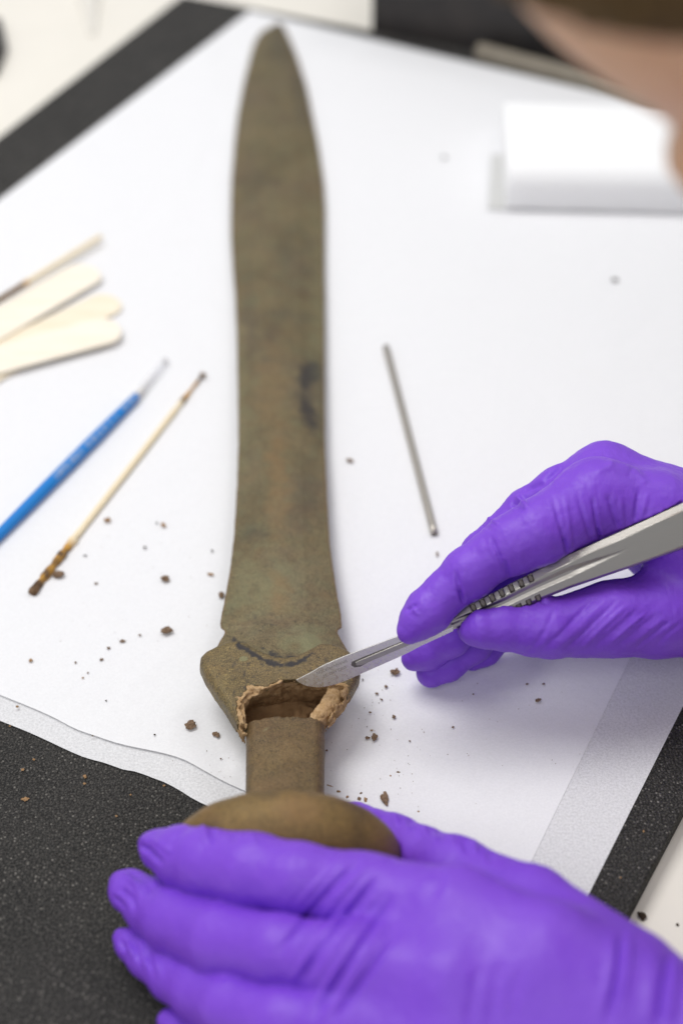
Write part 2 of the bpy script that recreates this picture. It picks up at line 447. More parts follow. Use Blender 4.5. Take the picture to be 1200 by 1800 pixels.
m = M("grey_wood"); n1 = m.noise(120, 4, 0.6, 0.3, (0.1, 1, 1, 0.25))
m.set(color=m.ramp(n1, [(0.3, (0.23, 0.20, 0.15)), (0.7, (0.31, 0.275, 0.22))]), rough=0.6); M_bar = m.m
m = M("skin"); n1 = m.noise(60, 5, 0.6); n2 = m.noise(1500, 3, 0.6)
m.set(color=m.ramp(n1, [(0.3, (0.56, 0.315, 0.185)), (0.7, (0.67, 0.41, 0.265))]), rough=0.5, spec=0.35, sss=0.15, sssr=(1.0, 0.35, 0.2), ssss=0.006); m.bump(n2, 0.12, 0.0004); M_skin = m.m
m = M("brown_hair"); n1 = m.noise(400, 4, 0.6, 0.5, (1, 0.1, 1))
m.set(color=m.ramp(n1, [(0.3, (0.040, 0.024, 0.008)), (0.7, (0.12, 0.072, 0.028))]), rough=0.6, spec=0.12); m.bump(n1, 0.5, 0.002); M_hair = m.m
m = M("navy_knit"); n1 = m.noise(500, 3); m.set(color=(0.02, 0.024, 0.04), rough=0.85); m.bump(n1, 0.4, 0.001); M_navy = m.m
m = M("pale_plastic"); m.set(color=(0.74, 0.71, 0.65), rough=0.45, spec=0.4); M_pale = m.m

# ------------------------------------------------------------------ table, mat, paper
TZ = -0.85; MZ = -0.07
x0, x1, y0, y1 = -110, 33, -25, 175
V, F = slab([(x0, y0), (x1, y0), (x1, y1), (x0, y1)], TZ - 3, TZ, 0.15)
tab = mesh_obj("table", V, F, M_table, origin=(0, 60, TZ - 3), smooth=False)
tag(tab, "cream white laminate table under the black foam mat", "table")

L0, L1 = P(0, 240, MZ), P(310, 0, MZ); T0, T1 = P(370, 0, MZ), P(650, 53, MZ); R0, R1 = P(1100, 1610, MZ), P(1200, 1420, MZ)
dirB = (T1 - T0)[:2]; Bp = P(300, 2050, MZ)[:2]
quad = [isect(L0, L1, T0, T1), isect(R0, R1, T0, T1), isect(R0, R1, Bp, Bp + dirB), isect(L0, L1, Bp, Bp + dirB)]
V, F = slab(quad, TZ + 0.004, MZ, 0.05)
mat_o = mesh_obj("foam_mat", V, F, M_foam, origin=(0, 45, TZ), smooth=False)
tag(mat_o, "large black speckled foam mat lying on the cream table", "mat")

def sheet(name, label, z, Lp, Tp, Rp, bottom, lift, seed, nu=110, nv=110):
    A = isect(P(*Lp[0], z), P(*Lp[1], z), P(*Tp[0], z), P(*Tp[1], z))
    B = isect(P(*Rp[0], z), P(*Rp[1], z), P(*Tp[0], z), P(*Tp[1], z))
    bot = np.array([P(*b, z)[:2] for b in bottom])
    S0 = isect(P(*Lp[0], z), P(*Lp[1], z), bot[0], bot[1]); S1 = isect(P(*Rp[0], z), P(*Rp[1], z), bot[-2], bot[-1])
    bot = np.vstack([S0, smooth_line(bot), S1])
    cum = np.concatenate([[0], np.cumsum(np.linalg.norm(np.diff(bot, axis=0), axis=1))]); cum /= cum[-1]
    u = np.linspace(0, 1, nu); bb = np.stack([np.interp(u, cum, bot[:, 0]), np.interp(u, cum, bot[:, 1])], 1)
    tt = A[None] + u[:, None] * (B - A)[None]
    v = np.linspace(0, 1, nv)
    G = bb[None] * (1 - v)[:, None, None] + tt[None] * v[:, None, None]
    G = G.reshape(-1, 2)
    Q = np.column_stack([G, np.zeros(len(G))])
    zz = z + lift * (0.5 + 0.5 * vnoise(Q, 0.11, seed)) + 0.35 * lift * (0.5 + 0.5 * vnoise(Q, 0.35, seed + 3))
    vv = np.repeat(v, nu)
    zz += 0.02 * np.exp(-vv / 0.012) * lift / 0.06 * (0.5 + 0.5 * vnoise(Q, 0.25, seed + 5))
    uu = np.tile(u, nv); win = np.clip(np.minimum(uu, 1 - uu) * 14, 0, 1); zz = z + (zz - z) * win
    G = np.column_stack([G, zz])
    I = np.arange(nu * nv).reshape(nv, nu)
    F = np.stack([I[:-1, :-1], I[:-1, 1:], I[1:, 1:], I[1:, :-1]], -1).reshape(-1, 4)
    o = mesh_obj(name, G, F, M_tissue2 if z < 0 else M_tissue, origin=(0, 50, z))
    return tag(o, label, "paper")
LPX = [(0, 350), (440, 18)]; TPX = [(440, 18), (1060, 165)]
sheet("tissue_sheet", "lower white tissue sheet, its grey see-through margin showing past the upper sheet", -0.025, LPX, TPX, [(1040, 1560), (1200, 1240)],
      [(0, 1267), (50, 1287), (83, 1302), (117, 1318), (150, 1332), (187, 1342), (213, 1352), (240, 1357), (267, 1367), (293, 1377), (320, 1392), (350, 1410), (420, 1440), (700, 1560)], 0.012, 2)
sheet("tissue_sheet", "upper white tissue sheet directly under the bronze sword and the tools", 0.0, [(0, 353), (437, 23)], [(437, 23), (1060, 169)], [(940, 1500), (1100, 1170)],
      [(0, 1223), (50, 1243), (93, 1262), (133, 1283), (167, 1295), (213, 1310), (283, 1325), (323, 1337), (360, 1357), (397, 1377), (450, 1400), (620, 1470)], 0.06, 4)

# ------------------------------------------------------------------ the sword
sword = thing("bronze_sword", P(500, 800, 0), "ancient bronze sword with broken hollow guard lying on white tissue", "sword")
prof = [(44, 481, 497), (51, 466, 501), (59, 456, 504.5), (75, 447, 512), (100, 439.5, 522), (150, 427.5, 538), (200, 418, 548), (250, 412.5, 558), (320, 407, 568), (370, 406, 570.5),
        (420, 406.5, 570), (470, 409.5, 569.5), (520, 413.5, 570), (600, 416.6, 570), (700, 418, 570), (780, 419, 570.6), (850, 416.6, 573.4), (900, 414, 576),
        (950, 410.6, 578.5), (1000, 404.6, 585), (1050, 396, 593), (1080, 390, 599), (1098, 387.3, 600.5), (1104, 388.5, 600), (1108, 394.5, 593), (1114, 395, 593),
        (1125, 388.5, 599), (1145, 378, 611), (1152, 388, 604), (1185, 402, 592)]
prof = np.array(prof, float)
zrow = lambda y: 0.16 + 1.0 * (max(y - 52, 0) / 1100.0) ** 1.35      # height of the blade's edge, raised towards the hilt
ny, nx = 330, 48
ys = np.concatenate([np.linspace(44, 1040, 230), np.linspace(1043, 1184, 100)])
xl = np.interp(ys, prof[:, 0], prof[:, 1]); xr = np.interp(ys, prof[:, 0], prof[:, 2])
V = []; pxs = []
# positions along 3-D axis
for y, a, b in zip(ys, xl, xr):
    z = zrow(y); A, B = P(a, y, z), P(b, y, z)
    thick = 0.30 if y > 90 else 0.30 * (0.45 + 0.55 * (y - 44) / 46)
    for side in (1, -1):
        for i in range(nx):
            s = -1 + 2 * i / (nx - 1); s = math.copysign(abs(s) ** 0.85, s)
            e = 1 - abs(s)
            h = min(0.06 + 1.4 * e ** 1.0, 0.5 + 0.5 * (1 - abs(s) ** 1.6)) * thick if e < 0.5 else (0.5 + 0.5 * (1 - abs(s) ** 1.6)) * thick
            q = (A + B) / 2 + (B - A) / 2 * s; q = q + np.array([0, 0, side * h])
            V.append(q)
V = np.array(V).reshape(len(ys), 2 * nx, 3)
V[:, :, 2] -= 0  # keep
flat = V.reshape(-1, 3).copy()
flat[:, 2] += 0.012 * vnoise(flat, 1.3, 3) + 0.006 * vnoise(flat, 4, 5)
flat[:, 0] += 0.012 * vnoise(flat * [0, 1, 0], 2.5, 8) + 0.006 * vnoise(flat * [0, 1, 0], 9, 1)
flat[:, 2] = np.maximum(flat[:, 2], 0.085)
R = 2 * nx; F = []
for r in range(len(ys) - 1):
    for i in range(R):
        i2 = (i + 1) % R
        if i == nx - 1: a, b = nx - 1, 2 * nx - 1
        elif i == 2 * nx - 1: a, b = nx, 0
        else: a, b = i, i + 1
        # top goes left to right, bottom left to right: orient
        q = (r * R + a, r * R + b, (r + 1) * R + b, (r + 1) * R + a)
        F.append(q if (i < nx - 1) else (q if i == nx - 1 else q[::-1]))
F.append([nx * 0 + i for i in range(nx)][::-1] + [nx + i for i in range(nx)])
X = to_px(flat)
def blob(c, rx, ry, rot=0, seed=0, amp=0.55):
    d = X - np.array(c); ca, sa = math.cos(rot), math.sin(rot)
    u, v = d[:, 0] * ca + d[:, 1] * sa, -d[:, 0] * sa + d[:, 1] * ca
    r = np.sqrt((u / rx) ** 2 + (v / ry) ** 2)
    return np.clip(1.3 - r + amp * vnoise(flat, 2.2, seed) + 0.3 * vnoise(flat, 6, seed + 1), 0, 1)
dark = 0.85 * blob((545, 662), 21, 26, 0.2, 1); dark = np.maximum(dark, 0.85 * blob((540, 718), 18, 38, -0.45, 2))
dark = np.maximum(dark, 0.3 * blob((563, 690), 8, 60, 0, 9))
dark = np.maximum(dark, 0.5 * blob((467, 630), 11, 9, 0, 3)); dark = np.maximum(dark, 0.33 * blob((492, 552), 40, 10, 0, 4)); dark = np.maximum(dark, 0.30 * blob((478, 585), 14, 30, 0.5, 5))
dark = np.maximum(dark, 0.28 * blob((445, 935), 22, 14, 0, 6)); dark = np.maximum(dark, 0.7 * blob((511, 940), 3, 3, 0, 6, 0.1)); dark = np.maximum(dark, 0.25 * blob((530, 560), 30, 14, 0, 16))
dark = np.maximum(dark, 0.30 * blob((530, 175), 14, 60, -0.2, 41)); dark = np.maximum(dark, 0.34 * blob((490, 85), 26, 40, 0, 42)); dark = np.maximum(dark, 0.22 * blob((450, 330), 30, 50, 0, 43)); dark = np.maximum(dark, 0.25 * blob((520, 470), 40, 60, 0.3, 44)); dark = np.maximum(dark, 0.24 * blob((440, 560), 14, 80, 0, 45)); dark = np.maximum(dark, 0.2 * blob((540, 860), 30, 70, 0.2, 46))
spk = np.clip(vnoise(flat, 9, 11) * 1.8 - 0.75, 0, 1); dark = np.maximum(dark, spk * np.clip(blob((450, 1085), 48, 16, 0.3, 7), 0, 1) * 1.0)
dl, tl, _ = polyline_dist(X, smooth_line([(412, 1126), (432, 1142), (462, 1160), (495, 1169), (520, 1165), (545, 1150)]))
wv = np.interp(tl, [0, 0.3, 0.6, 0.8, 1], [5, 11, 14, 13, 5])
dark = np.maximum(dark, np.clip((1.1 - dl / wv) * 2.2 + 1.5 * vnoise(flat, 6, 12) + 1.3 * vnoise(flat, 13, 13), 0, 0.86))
pale = 0.6 * blob((540, 1125), 38, 22, 0, 21) + 0.35 * blob((470, 1030), 60, 60, 0, 22); pale += 0.22 * blob((420, 720), 18, 120, 0, 23) + .2 * blob((560, 540), 14, 150, 0, 24)
rust = 0.32 * blob((490, 850), 22, 90, 0, 31) + 0.4 * blob((490, 1050), 18, 42, 0, 32) + 0.22 * blob((480, 700), 25, 140, 0, 33)
ed = np.minimum(np.abs(X[:, 0] - np.interp(X[:, 1], prof[:, 0], prof[:, 1])), np.abs(X[:, 0] - np.interp(X[:, 1], prof[:, 0], prof[:, 2])))
rust = np.maximum(rust, 0.75 * np.clip(1 - ed / 3.0, 0, 1))
blade = mesh_obj("blade", flat, F, MB_blade, sword, attrs=dict(dark=np.clip(dark, 0, 1), pale=np.clip(pale, 0, .7), rust=np.clip(rust, 0, .8)))

# guard: a hollow bronze shell broken open at the hilt, clay core inside
GT = 2.15                                                     # top of the guard
gz = 1.75
gpoly_px = [(351, 1172), (353, 1160), (362, 1151), (378, 1144), (398, 1136), (418, 1134), (436, 1140), (455, 1152), (478, 1162), (500, 1166), (522, 1162), (544, 1150),
            (562, 1140), (582, 1138), (600, 1144), (615, 1152), (628, 1166), (633, 1180), (631, 1192), (620, 1214), (604, 1240), (586, 1262), (572, 1276), (560, 1290), (440, 1300), (426, 1296), (412, 1272), (396, 1246), (376, 1218), (360, 1192)]
gpoly = np.array([P(x, y, gz) for x, y in gpoly_px])
gc = gpoly.mean(0)
def guard_body(p, shrink=0.0):
    d2 = poly2d(p, gpoly) + shrink + 0.62 * np.maximum(1.45 - p[:, 2], 0)
    top = GT - 0.018 * (p[:, 0] - gc[0]) ** 2 - shrink
    # roll the outline down towards the U-shaped mouth over the blade
    dz = np.maximum(p[:, 2] - top, (0.04 + shrink) - p[:, 2])
    r = 0.27
    d2 = d2 / np.where(p[:, 2] < 1.45, 1.18, 1.0)
    a, b = d2 + r, dz + r
    return np.minimum(np.maximum(a, b), 0) + np.hypot(np.maximum(a, 0), np.maximum(b, 0)) - r
open_px = [(430, 1310), (418, 1268), (413, 1246), (420, 1226), (436, 1208), (452, 1206), (470, 1207), (490, 1199), (510, 1196), (540, 1196), (575, 1198), (606, 1200), (612, 1212), (600, 1240), (580, 1268), (572, 1320)]
open_p = np.array([P(x, y, GT - 0.05) for x, y in open_px])
def opening(p, grow=0.0, seed=3, amp=0.07):
    n = amp * vnoise(p, 5, seed) + 0.6 * amp * vnoise(p, 13, seed + 1)
    return np.maximum(poly2d(p, open_p) - grow + n, 0.75 - p[:, 2])
def f_guard(p):
    g = guard_body(p)
    inner = guard_body(p, 0.20)
    d = np.maximum(np.maximum(g, -inner), -opening(p))
    return d + 0.006 * vnoise(p, 6, 2) + 0.004 * vnoise(p, 14, 4)
lo, hi = gpoly.min(0) - 0.3, gpoly.max(0) + 0.3; lo[2], hi[2] = -0.1, GT + 0.3
Vg, Fg = nets(f_guard, lo, hi, 0.045)
X = to_px(Vg)
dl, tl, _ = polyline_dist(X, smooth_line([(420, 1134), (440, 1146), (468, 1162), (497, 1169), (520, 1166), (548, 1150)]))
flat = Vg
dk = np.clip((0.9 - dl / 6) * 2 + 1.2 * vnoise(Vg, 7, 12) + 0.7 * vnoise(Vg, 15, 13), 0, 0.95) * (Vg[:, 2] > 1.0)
pl = np.clip(blob((427, 1158), 6, 3, -.3, 5), 0, 1) * 3
spk = np.clip(vnoise(Vg, 10, 21) * 1.8 - 0.9, 0, 0.8)
mesh_obj("guard", Vg, Fg, MB_guard, sword, attrs=dict(dark=np.maximum(dk, spk), pale=np.clip(pl, 0, .6), rust=np.zeros(len(Vg))))
cav_px = [(436, 1300), (430, 1262), (431, 1240), (446, 1226), (466, 1216), (500, 1203), (540, 1200), (572, 1204), (574, 1212), (565, 1226), (556, 1240), (545, 1262), (560, 1285), (560, 1310)]
cav_p = np.array([P(x, y, GT - 0.25) for x, y in cav_px])
cc = cav_p.mean(0)
def cavity(p):
    n = 0.08 * vnoise(p, 3, 7) + 0.03 * vnoise(p, 9, 8) + 0.028 * vnoise(p, 21, 9)
    depth = np.clip((GT - p[:, 2]), 0, 2)
    return np.maximum(poly2d(p, cav_p) - 0.12 * depth * (p[:, 1] > cc[1] - 0.3) - 0.30 * np.clip(depth - 0.25, 0, 1) * np.clip(cc[0] - 0.4 - p[:, 0], 0, 1) + n, 0.66 + 0.30 * vnoise(p, 1.6, 4) + 0.10 * vnoise(p, 5, 4) - p[:, 2])
def f_clay(p):
    inner = guard_body(p, 0.17)
    n = 0.025 * vnoise(p, 5, 1) + 0.014 * vnoise(p, 12, 2) + 0.026 * vnoise(p, 23, 3)
    # the exposed rim of clay stands slightly proud and crumbly
    rim = np.maximum(guard_body(p, -0.0) + 0.02, np.abs(opening(p, 0.0, 3, 0.12) + 0.04) - 0.095) + n * 0.9
    d = smin(inner + n, rim, 0.08)
    return np.maximum(d, -cavity(p))
Vc, Fc = nets(f_clay, lo, hi, 0.042)
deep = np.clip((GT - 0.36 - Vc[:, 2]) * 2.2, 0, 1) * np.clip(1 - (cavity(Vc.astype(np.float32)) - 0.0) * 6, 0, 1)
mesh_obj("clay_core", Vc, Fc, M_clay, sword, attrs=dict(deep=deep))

# grip
pom_c = P(500, 1508, 2.5)
g0 = P(501, 1262, 2.05); g1 = np.array([pom_c[0] - 0.03, pom_c[1] + 0.3, 2.3])
def f_grip(p):
    ax = (g1 - g0).astype(np.float32); ax[2] = 0; L = float(np.linalg.norm(ax)); ax /= L
    side = np.array([ax[1], -ax[0], 0], np.float32)
    q = p - g0.astype(np.float32); s = q @ ax; w = q @ side; t = np.clip(s / L, 0, 1)
    ztop = 2.05 + 0.28 * t; zc = ztop - 0.95
    hw = 1.235 - 0.10 * t + 0.0 * s
    bow = 0.12 * (1 - (w / 1.25) ** 2)
    a = np.abs(w) - hw; b = np.abs(p[:, 2] - zc - bow * (p[:, 2] > zc)) - 0.85
    r = 0.32
    a2, b2 = a + r, b + r
    d = np.minimum(np.maximum(a2, b2), 0) + np.hypot(np.maximum(a2, 0), np.maximum(b2, 0)) - r
    endn = 0.05 * vnoise(p, 5, 3) + 0.04 * vnoise(p, 12, 5)
    d = np.maximum(d, -(s + 0.05 * (1 - (w / 1.2) ** 2) + endn)); d = np.maximum(d, s - L)
    return d + 0.006 * vnoise(p, 6, 6) + 0.012 * vnoise(p, 1.5, 6)
lo, hi = np.minimum(g0, g1) - 1.8, np.maximum(g0, g1) + 1.8; lo[2], hi[2] = -0.1, 3.0
Vr, Fr = nets(f_grip, lo, hi, 0.05)
X = to_px(Vr); flat = Vr
mesh_obj("grip", Vr, Fr, MB_grip, sword, attrs=dict(dark=np.clip(vnoise(Vr, 2, 9) * .5 - .2, 0, .4), pale=0.5 * np.clip(blob((467, 1282), 7, 3, -.5, 5, .3), 0, 1), rust=np.clip(vnoise(Vr, 1.3, 4) * .4, 0, .3)))
# pommel: an oval domed disc standing across the end of the grip
def f_pommel(p):
    d = ellip(p, pom_c, np.eye(3), (3.36, 2.0, 2.62))
    n = 0.012 * vnoise(p, 1.8, 2)
    back = ((p[:, 1] - pom_c[1]) - 1.0)                     # flatter inner face
    d = -smin(-d, -back, 1.1)
    return smin(d, ellip(p, pom_c + [0, 0.6, 0.1], np.eye(3), (1.3, 1.2, 1.0)), 0.3) + n
Vp, Fp = nets(f_pommel, pom_c - [3.8, 2.4, 3.0], pom_c + [3.8, 2.4, 3.0], 0.08)
Vp[:, 2] = np.maximum(Vp[:, 2], -0.03)
X = to_px(Vp); flat = Vp
mesh_obj("pommel", Vp, Fp, MB_pommel, sword, attrs=dict(dark=np.clip(vnoise(Vp, 1.2, 8) * .7 - .2, 0, .35), pale=np.zeros(len(Vp)), rust=np.clip(vnoise(Vp, .8, 3) * .8, 0, .5)))

# ------------------------------------------------------------------ scalpel
ST = P(520, 1207, 2.35); SE = P(1200, 917, 7.1)
sa = (SE - ST) / np.linalg.norm(SE - ST)
cdir = CAMP - (ST + SE) / 2; cdir /= np.linalg.norm(cdir)
sn = cdir - (cdir @ sa) * sa; sn /= np.linalg.norm(sn)
swv = np.cross(sn, sa); swv /= np.linalg.norm(swv)
TW = math.radians(-14)                                        # turned a little about its length
sn, swv = sn * math.cos(TW) + swv * math.sin(TW), swv * math.cos(TW) - sn * math.sin(TW)
def s_loc(px, py):
    d = ray(px, py); t = ((ST - CAMP) @ sn) / (d @ sn); q = CAMP + t * d - ST
    return np.array([q @ sa, q @ swv])
def s_pt(s, w, h): return ST + s * sa + w * swv + h * sn
scal = thing("scalpel", ST, "steel scalpel in the right hand with its blade tip in the broken guard", "scalpel")
def s_plate(name, outline, h0, h1, mat, parent, bev=0.02):
    V, F = slab(outline, h0, h1, bev)
    W = np.array([s_pt(*v) for v in V])
    return mesh_obj(name, W, F, mat, parent, smooth=False)
bl_px = [(520, 1195), (545, 1182), (572, 1167), (617, 1148), (695, 1119), (786, 1081), (800, 1085), (796, 1109), (740, 1135), (707, 1152), (635, 1184), (610, 1195), (588, 1203), (562, 1208), (540, 1206), (526, 1200)]
blp = np.array([s_loc(*q) for q in bl_px])
blp = np.vstack([blp[:1], smooth_line(blp[1:6], 3), blp[6:8], smooth_line(blp[8:], 4)])
bl = s_plate("scalpel_blade", blp, -0.02, 0.025, M_bladesteel, scal, 0.012)
slot_px = [(618, 1163), (640, 1153.5), (700, 1129.5), (790, 1093), (792, 1100), (700, 1141), (650, 1162), (634, 1171), (623, 1173), (617, 1169)]
s_plate("slot_recess", np.array([s_loc(*q) for q in slot_px]), 0.018, 0.029, metal("slot_steel", (0.16, 0.15, 0.14), 0.45), bl, 0.003)
tng_px = [(624, 1163), (700, 1131), (792, 1094), (793, 1102), (700, 1141), (650, 1162), (634, 1169), (626, 1169)]
s_plate("mount_tongue", np.array([s_loc(*q) for q in tng_px]), 0.026, 0.075, M_steel, scal, 0.02)
# handle as a relief: bevelled edges, finger grooves, tapered fuller
up = np.array([s_loc(*q) for q in [(786, 1081), (805, 1071), (830, 1060), (870, 1040), (900, 1024), (950, 999), (1000, 974), (1100, 929), (1200, 883)]])
dn = np.array([s_loc(*q) for q in [(786, 1107), (800, 1104), (830, 1096), (870, 1086), (900, 1076), (950, 1053), (1000, 1033), (1100, 999), (1200, 962)]])
def ext(a):
    k = (a[-1, 1] - a[-3, 1]) / (a[-1, 0] - a[-3, 0]); return np.vstack([a, [a[-1, 0] + 4.3, a[-1, 1] + k * 1.2 * 0.3]])
up, dn = ext(up), ext(dn)
s0, s1 = max(up[0, 0], dn[0, 0]), min(up[-1, 0], dn[-1, 0])
ns, nw = 420, 33
SS = np.linspace(s0, s1, ns); Wu = np.interp(SS, up[:, 0], up[:, 1]); Wd = np.interp(SS, dn[:, 0], dn[:, 1])
gtop = [s_loc(*q)[0] for q in [(932, 1016), (915, 1024), (898, 1033), (881, 1041), (864, 1049), (847, 1057), (830, 1064)]]
gbot = [s_loc(*q)[0] for q in [(944, 1048), (927, 1054), (910, 1062)]]
gp = s_loc(1112, 964)[0]
V = []
for side in (1, -1):
    for s, wu, wd in zip(SS, Wu, Wd):
        for j in range(nw):
            t = j / (nw - 1); w = wd + (wu - wd) * t
            wid = wu - wd
            h = 0.20
            e_u = (1 - t) * wid; e_d = t * wid
            h -= 0.13 * max(0, 1 - e_u / 0.20) + 0.10 * max(0, 1 - e_d / 0.10)
            gdep = min(max((gp - s) / 2.2, 0), 1)             # fuller tapering to a point
            cen = 0.52 - 0.0 * s; hwid = 0.17 * gdep + 0.001
            if abs(t - cen) < hwid: h -= 0.05 * min(1, (hwid - abs(t - cen)) / 0.12) * (0.35 + 0.65 * gdep)
            if e_u < 0.22:
                for g in gtop:
                    if abs(s - g) < 0.085: h -= 0.15 * (1 - (abs(s - g) / 0.085) ** 2)
            if e_d < 0.2:
                for g in gbot:
                    if abs(s - g) < 0.085: h -= 0.15 * (1 - (abs(s - g) / 0.085) ** 2)
            V.append(s_pt(s, w, side * max(h, 0.03)))
V = np.array(V); n1 = ns * nw; F = []
I = np.arange(n1).reshape(ns, nw)
for a in range(ns - 1):
    for b in range(nw - 1):
        F.append((I[a, b], I[a + 1, b], I[a + 1, b + 1], I[a, b + 1])); F.append((n1 + I[a, b + 1], n1 + I[a + 1, b + 1], n1 + I[a + 1, b], n1 + I[a, b]))
    F.append((I[a, 0], n1 + I[a, 0], n1 + I[a + 1, 0], I[a + 1, 0])); F.append((I[a, -1], I[a + 1, -1], n1 + I[a + 1, -1], n1 + I[a, -1]))
F.append(list(I[0]) + list((n1 + I[0])[::-1])); F.append(list(I[-1][::-1]) + list(n1 + I[-1]))
hd = mesh_obj("handle", V, F, M_steel, scal, smooth=False)
for i, s in enumerate(gtop + gbot):                          # dark plates set into the finger grooves
    up_ = i < len(gtop)
    w = np.interp(s, up[:, 0], up[:, 1]) - 0.12 if up_ else np.interp(s, dn[:, 0], dn[:, 1]) + 0.11
    th = np.linspace(0, 2 * math.pi, 12, endpoint=False)
    s_plate("finger_groove", np.column_stack([s + 0.072 * np.cos(th), w + 0.115 * np.sin(th)]), 0.0, 0.118, M_etch if i == 0 else M_etch, hd, 0.03)
def lettering(txt, pos, size, parent, mat, name="lettering"):
    cu = bpy.data.curves.new(name, 'FONT'); cu.body = txt; cu.size = 1.0; cu.align_x = 'CENTER'; cu.align_y = 'CENTER'; cu.extrude = 0.004
    tmp = bpy.data.objects.new("tmp_text", cu); col.objects.link(tmp)
    dg = bpy.context.evaluated_depsgraph_get(); me = bpy.data.meshes.new_from_object(tmp.evaluated_get(dg))
    VV = np.array([v.co[:] for v in me.vertices]); FF = [list(p.vertices) for p in me.polygons]
    bpy.data.objects.remove(tmp); bpy.data.meshes.remove(me)
    # the print reads upside down from the camera
    W = np.array([s_pt(pos[0] - size * v[0], pos[1] - size * v[1] * 1.05, 0.0265 + size * v[2]) for v in VV])
    return mesh_obj(name, W, FF, mat, parent, smooth=False)
lettering("SWANN-MORTON", s_loc(583, 1172), 0.125, bl, M_etch)
lettering("ENGLAND  22", s_loc(588, 1180), 0.125, bl, M_etch)

# ------------------------------------------------------------------ gloved hands
def fing(spec):
    """spec rows: px, py, height, radius in px -> points and radii in cm"""
    pts = [P(a, b, z) for a, b, z, r in spec]; rs = [r / pxcm(a, b, z) for a, b, z, r in spec]
    return pts, rs
def hand(palm_specs, finger_specs, kf, kp=0.9):
    palms = [fing(s) for s in palm_specs]; fs = [(fing(s), k) for s, k in zip(finger_specs, kf)]
    def f(p):
        d = None
        for pts, rs in palms:
            c = chain(p, pts, rs, 0.3); d = c if d is None else smin(d, c, kp)
        out = d
        for (pts, rs), k in fs:
            out = np.minimum(out, smin(d, chain(p, pts, rs, 0.22), k))
        return out + 0.009 * vnoise(p, 1.3, 5) + 0.003 * vnoise(p, 4.5, 6)
    allp = np.array([q for pts, _ in palms for q in pts] + [q for (pts, _), _ in fs for q in pts])
    rm = max([max(rs) for _, rs in palms]) + 0.4
    return f, allp.min(0) - rm, allp.max(0) + rm
Z2 = lambda x, y: (660 + x / 2.2222, 740 + y / 2.2222)
Z4 = lambda x, y: (170 + x / 2.182, 1380 + y / 2.182)
Z5 = lambda x, y: (600 + x / 2, 1380 + y / 2)
Z3 = lambda x, y: (780 + x / 2.857, 840 + y / 2.857)

# right hand, holding the scalpel like a pen
r_palm = [
    [(1048, 874, 6.9, 66), (1150, 905, 6.4, 74), (1360, 1020, 4.6, 95), (1480, 1060, 4.6, 100)],            # index metacarpal
    [(1062, 838, 6.2, 58), (1170, 890, 5.6, 70), (1330, 1000, 4.6, 90), (1480, 1060, 4.6, 95)],            # middle metacarpal
    [(1085, 880, 4.2, 60), (1190, 940, 4.0, 70), (1330, 1020, 4.2, 80)],            # ring
    [(1110, 930, 2.8, 55), (1210, 1010, 2.6, 66), (1340, 1040, 3.6, 75)],           # little edge on the table
    [(1075, 1088, 3.9, 60), (1150, 1082, 3.7, 74), (1230, 1070, 3.6, 84), (1340, 1050, 4.0, 92)],  # thenar
]
r_f = [
    [(718, 1112, 4.15, 20), (731, 1096, 4.35, 31), (752, 1075, 4.6, 40), (783, 1043, 5.0, 38.5), (824, 1008, 5.5, 46), (868, 975, 6.0, 45), (900, 957, 6.3, 53), (945, 936, 6.6, 58), (1048, 878, 6.9, 70)],
    [(728, 1157, 1.35, 23), (750, 1148, 1.6, 30), (792, 1120, 2.3, 34), (810, 1050, 3.3, 35), (846, 972, 4.5, 35), (925, 898, 5.4, 38), (985, 868, 6.0, 48), (1062, 838, 6.2, 56)],
    [(758, 1182, 0.72, 27), (785, 1165, 0.95, 32), (830, 1130, 1.5, 34), (880, 1060, 2.6, 38), (935, 930, 4.0, 42), (1010, 895, 4.4, 50), (1085, 880, 4.2, 58)],
    [(830, 1157, 0.60, 22), (850, 1142, 0.8, 28), (900, 1090, 1.6, 32), (970, 960, 2.9, 38), (1040, 935, 3.0, 46), (1110, 930, 2.8, 52)],
    [(829, 1107, 4.05, 25), (846, 1104, 4.15, 35), (885, 1101, 4.1, 42), (935, 1103, 4.0, 49), (970, 1104, 4.0, 52), (1020, 1098, 3.9, 56), (1075, 1088, 3.9, 62)],
]
f_rh, lo, hi = hand(r_palm, r_f, [0.45, 0.5, 0.4, 0.4, 0.6])
hi[0] = min(hi[0], P(1440, 1010, 4)[0] + 0.3); lo[2] = -0.1
s_web = s_loc(1000, 1003)[0]
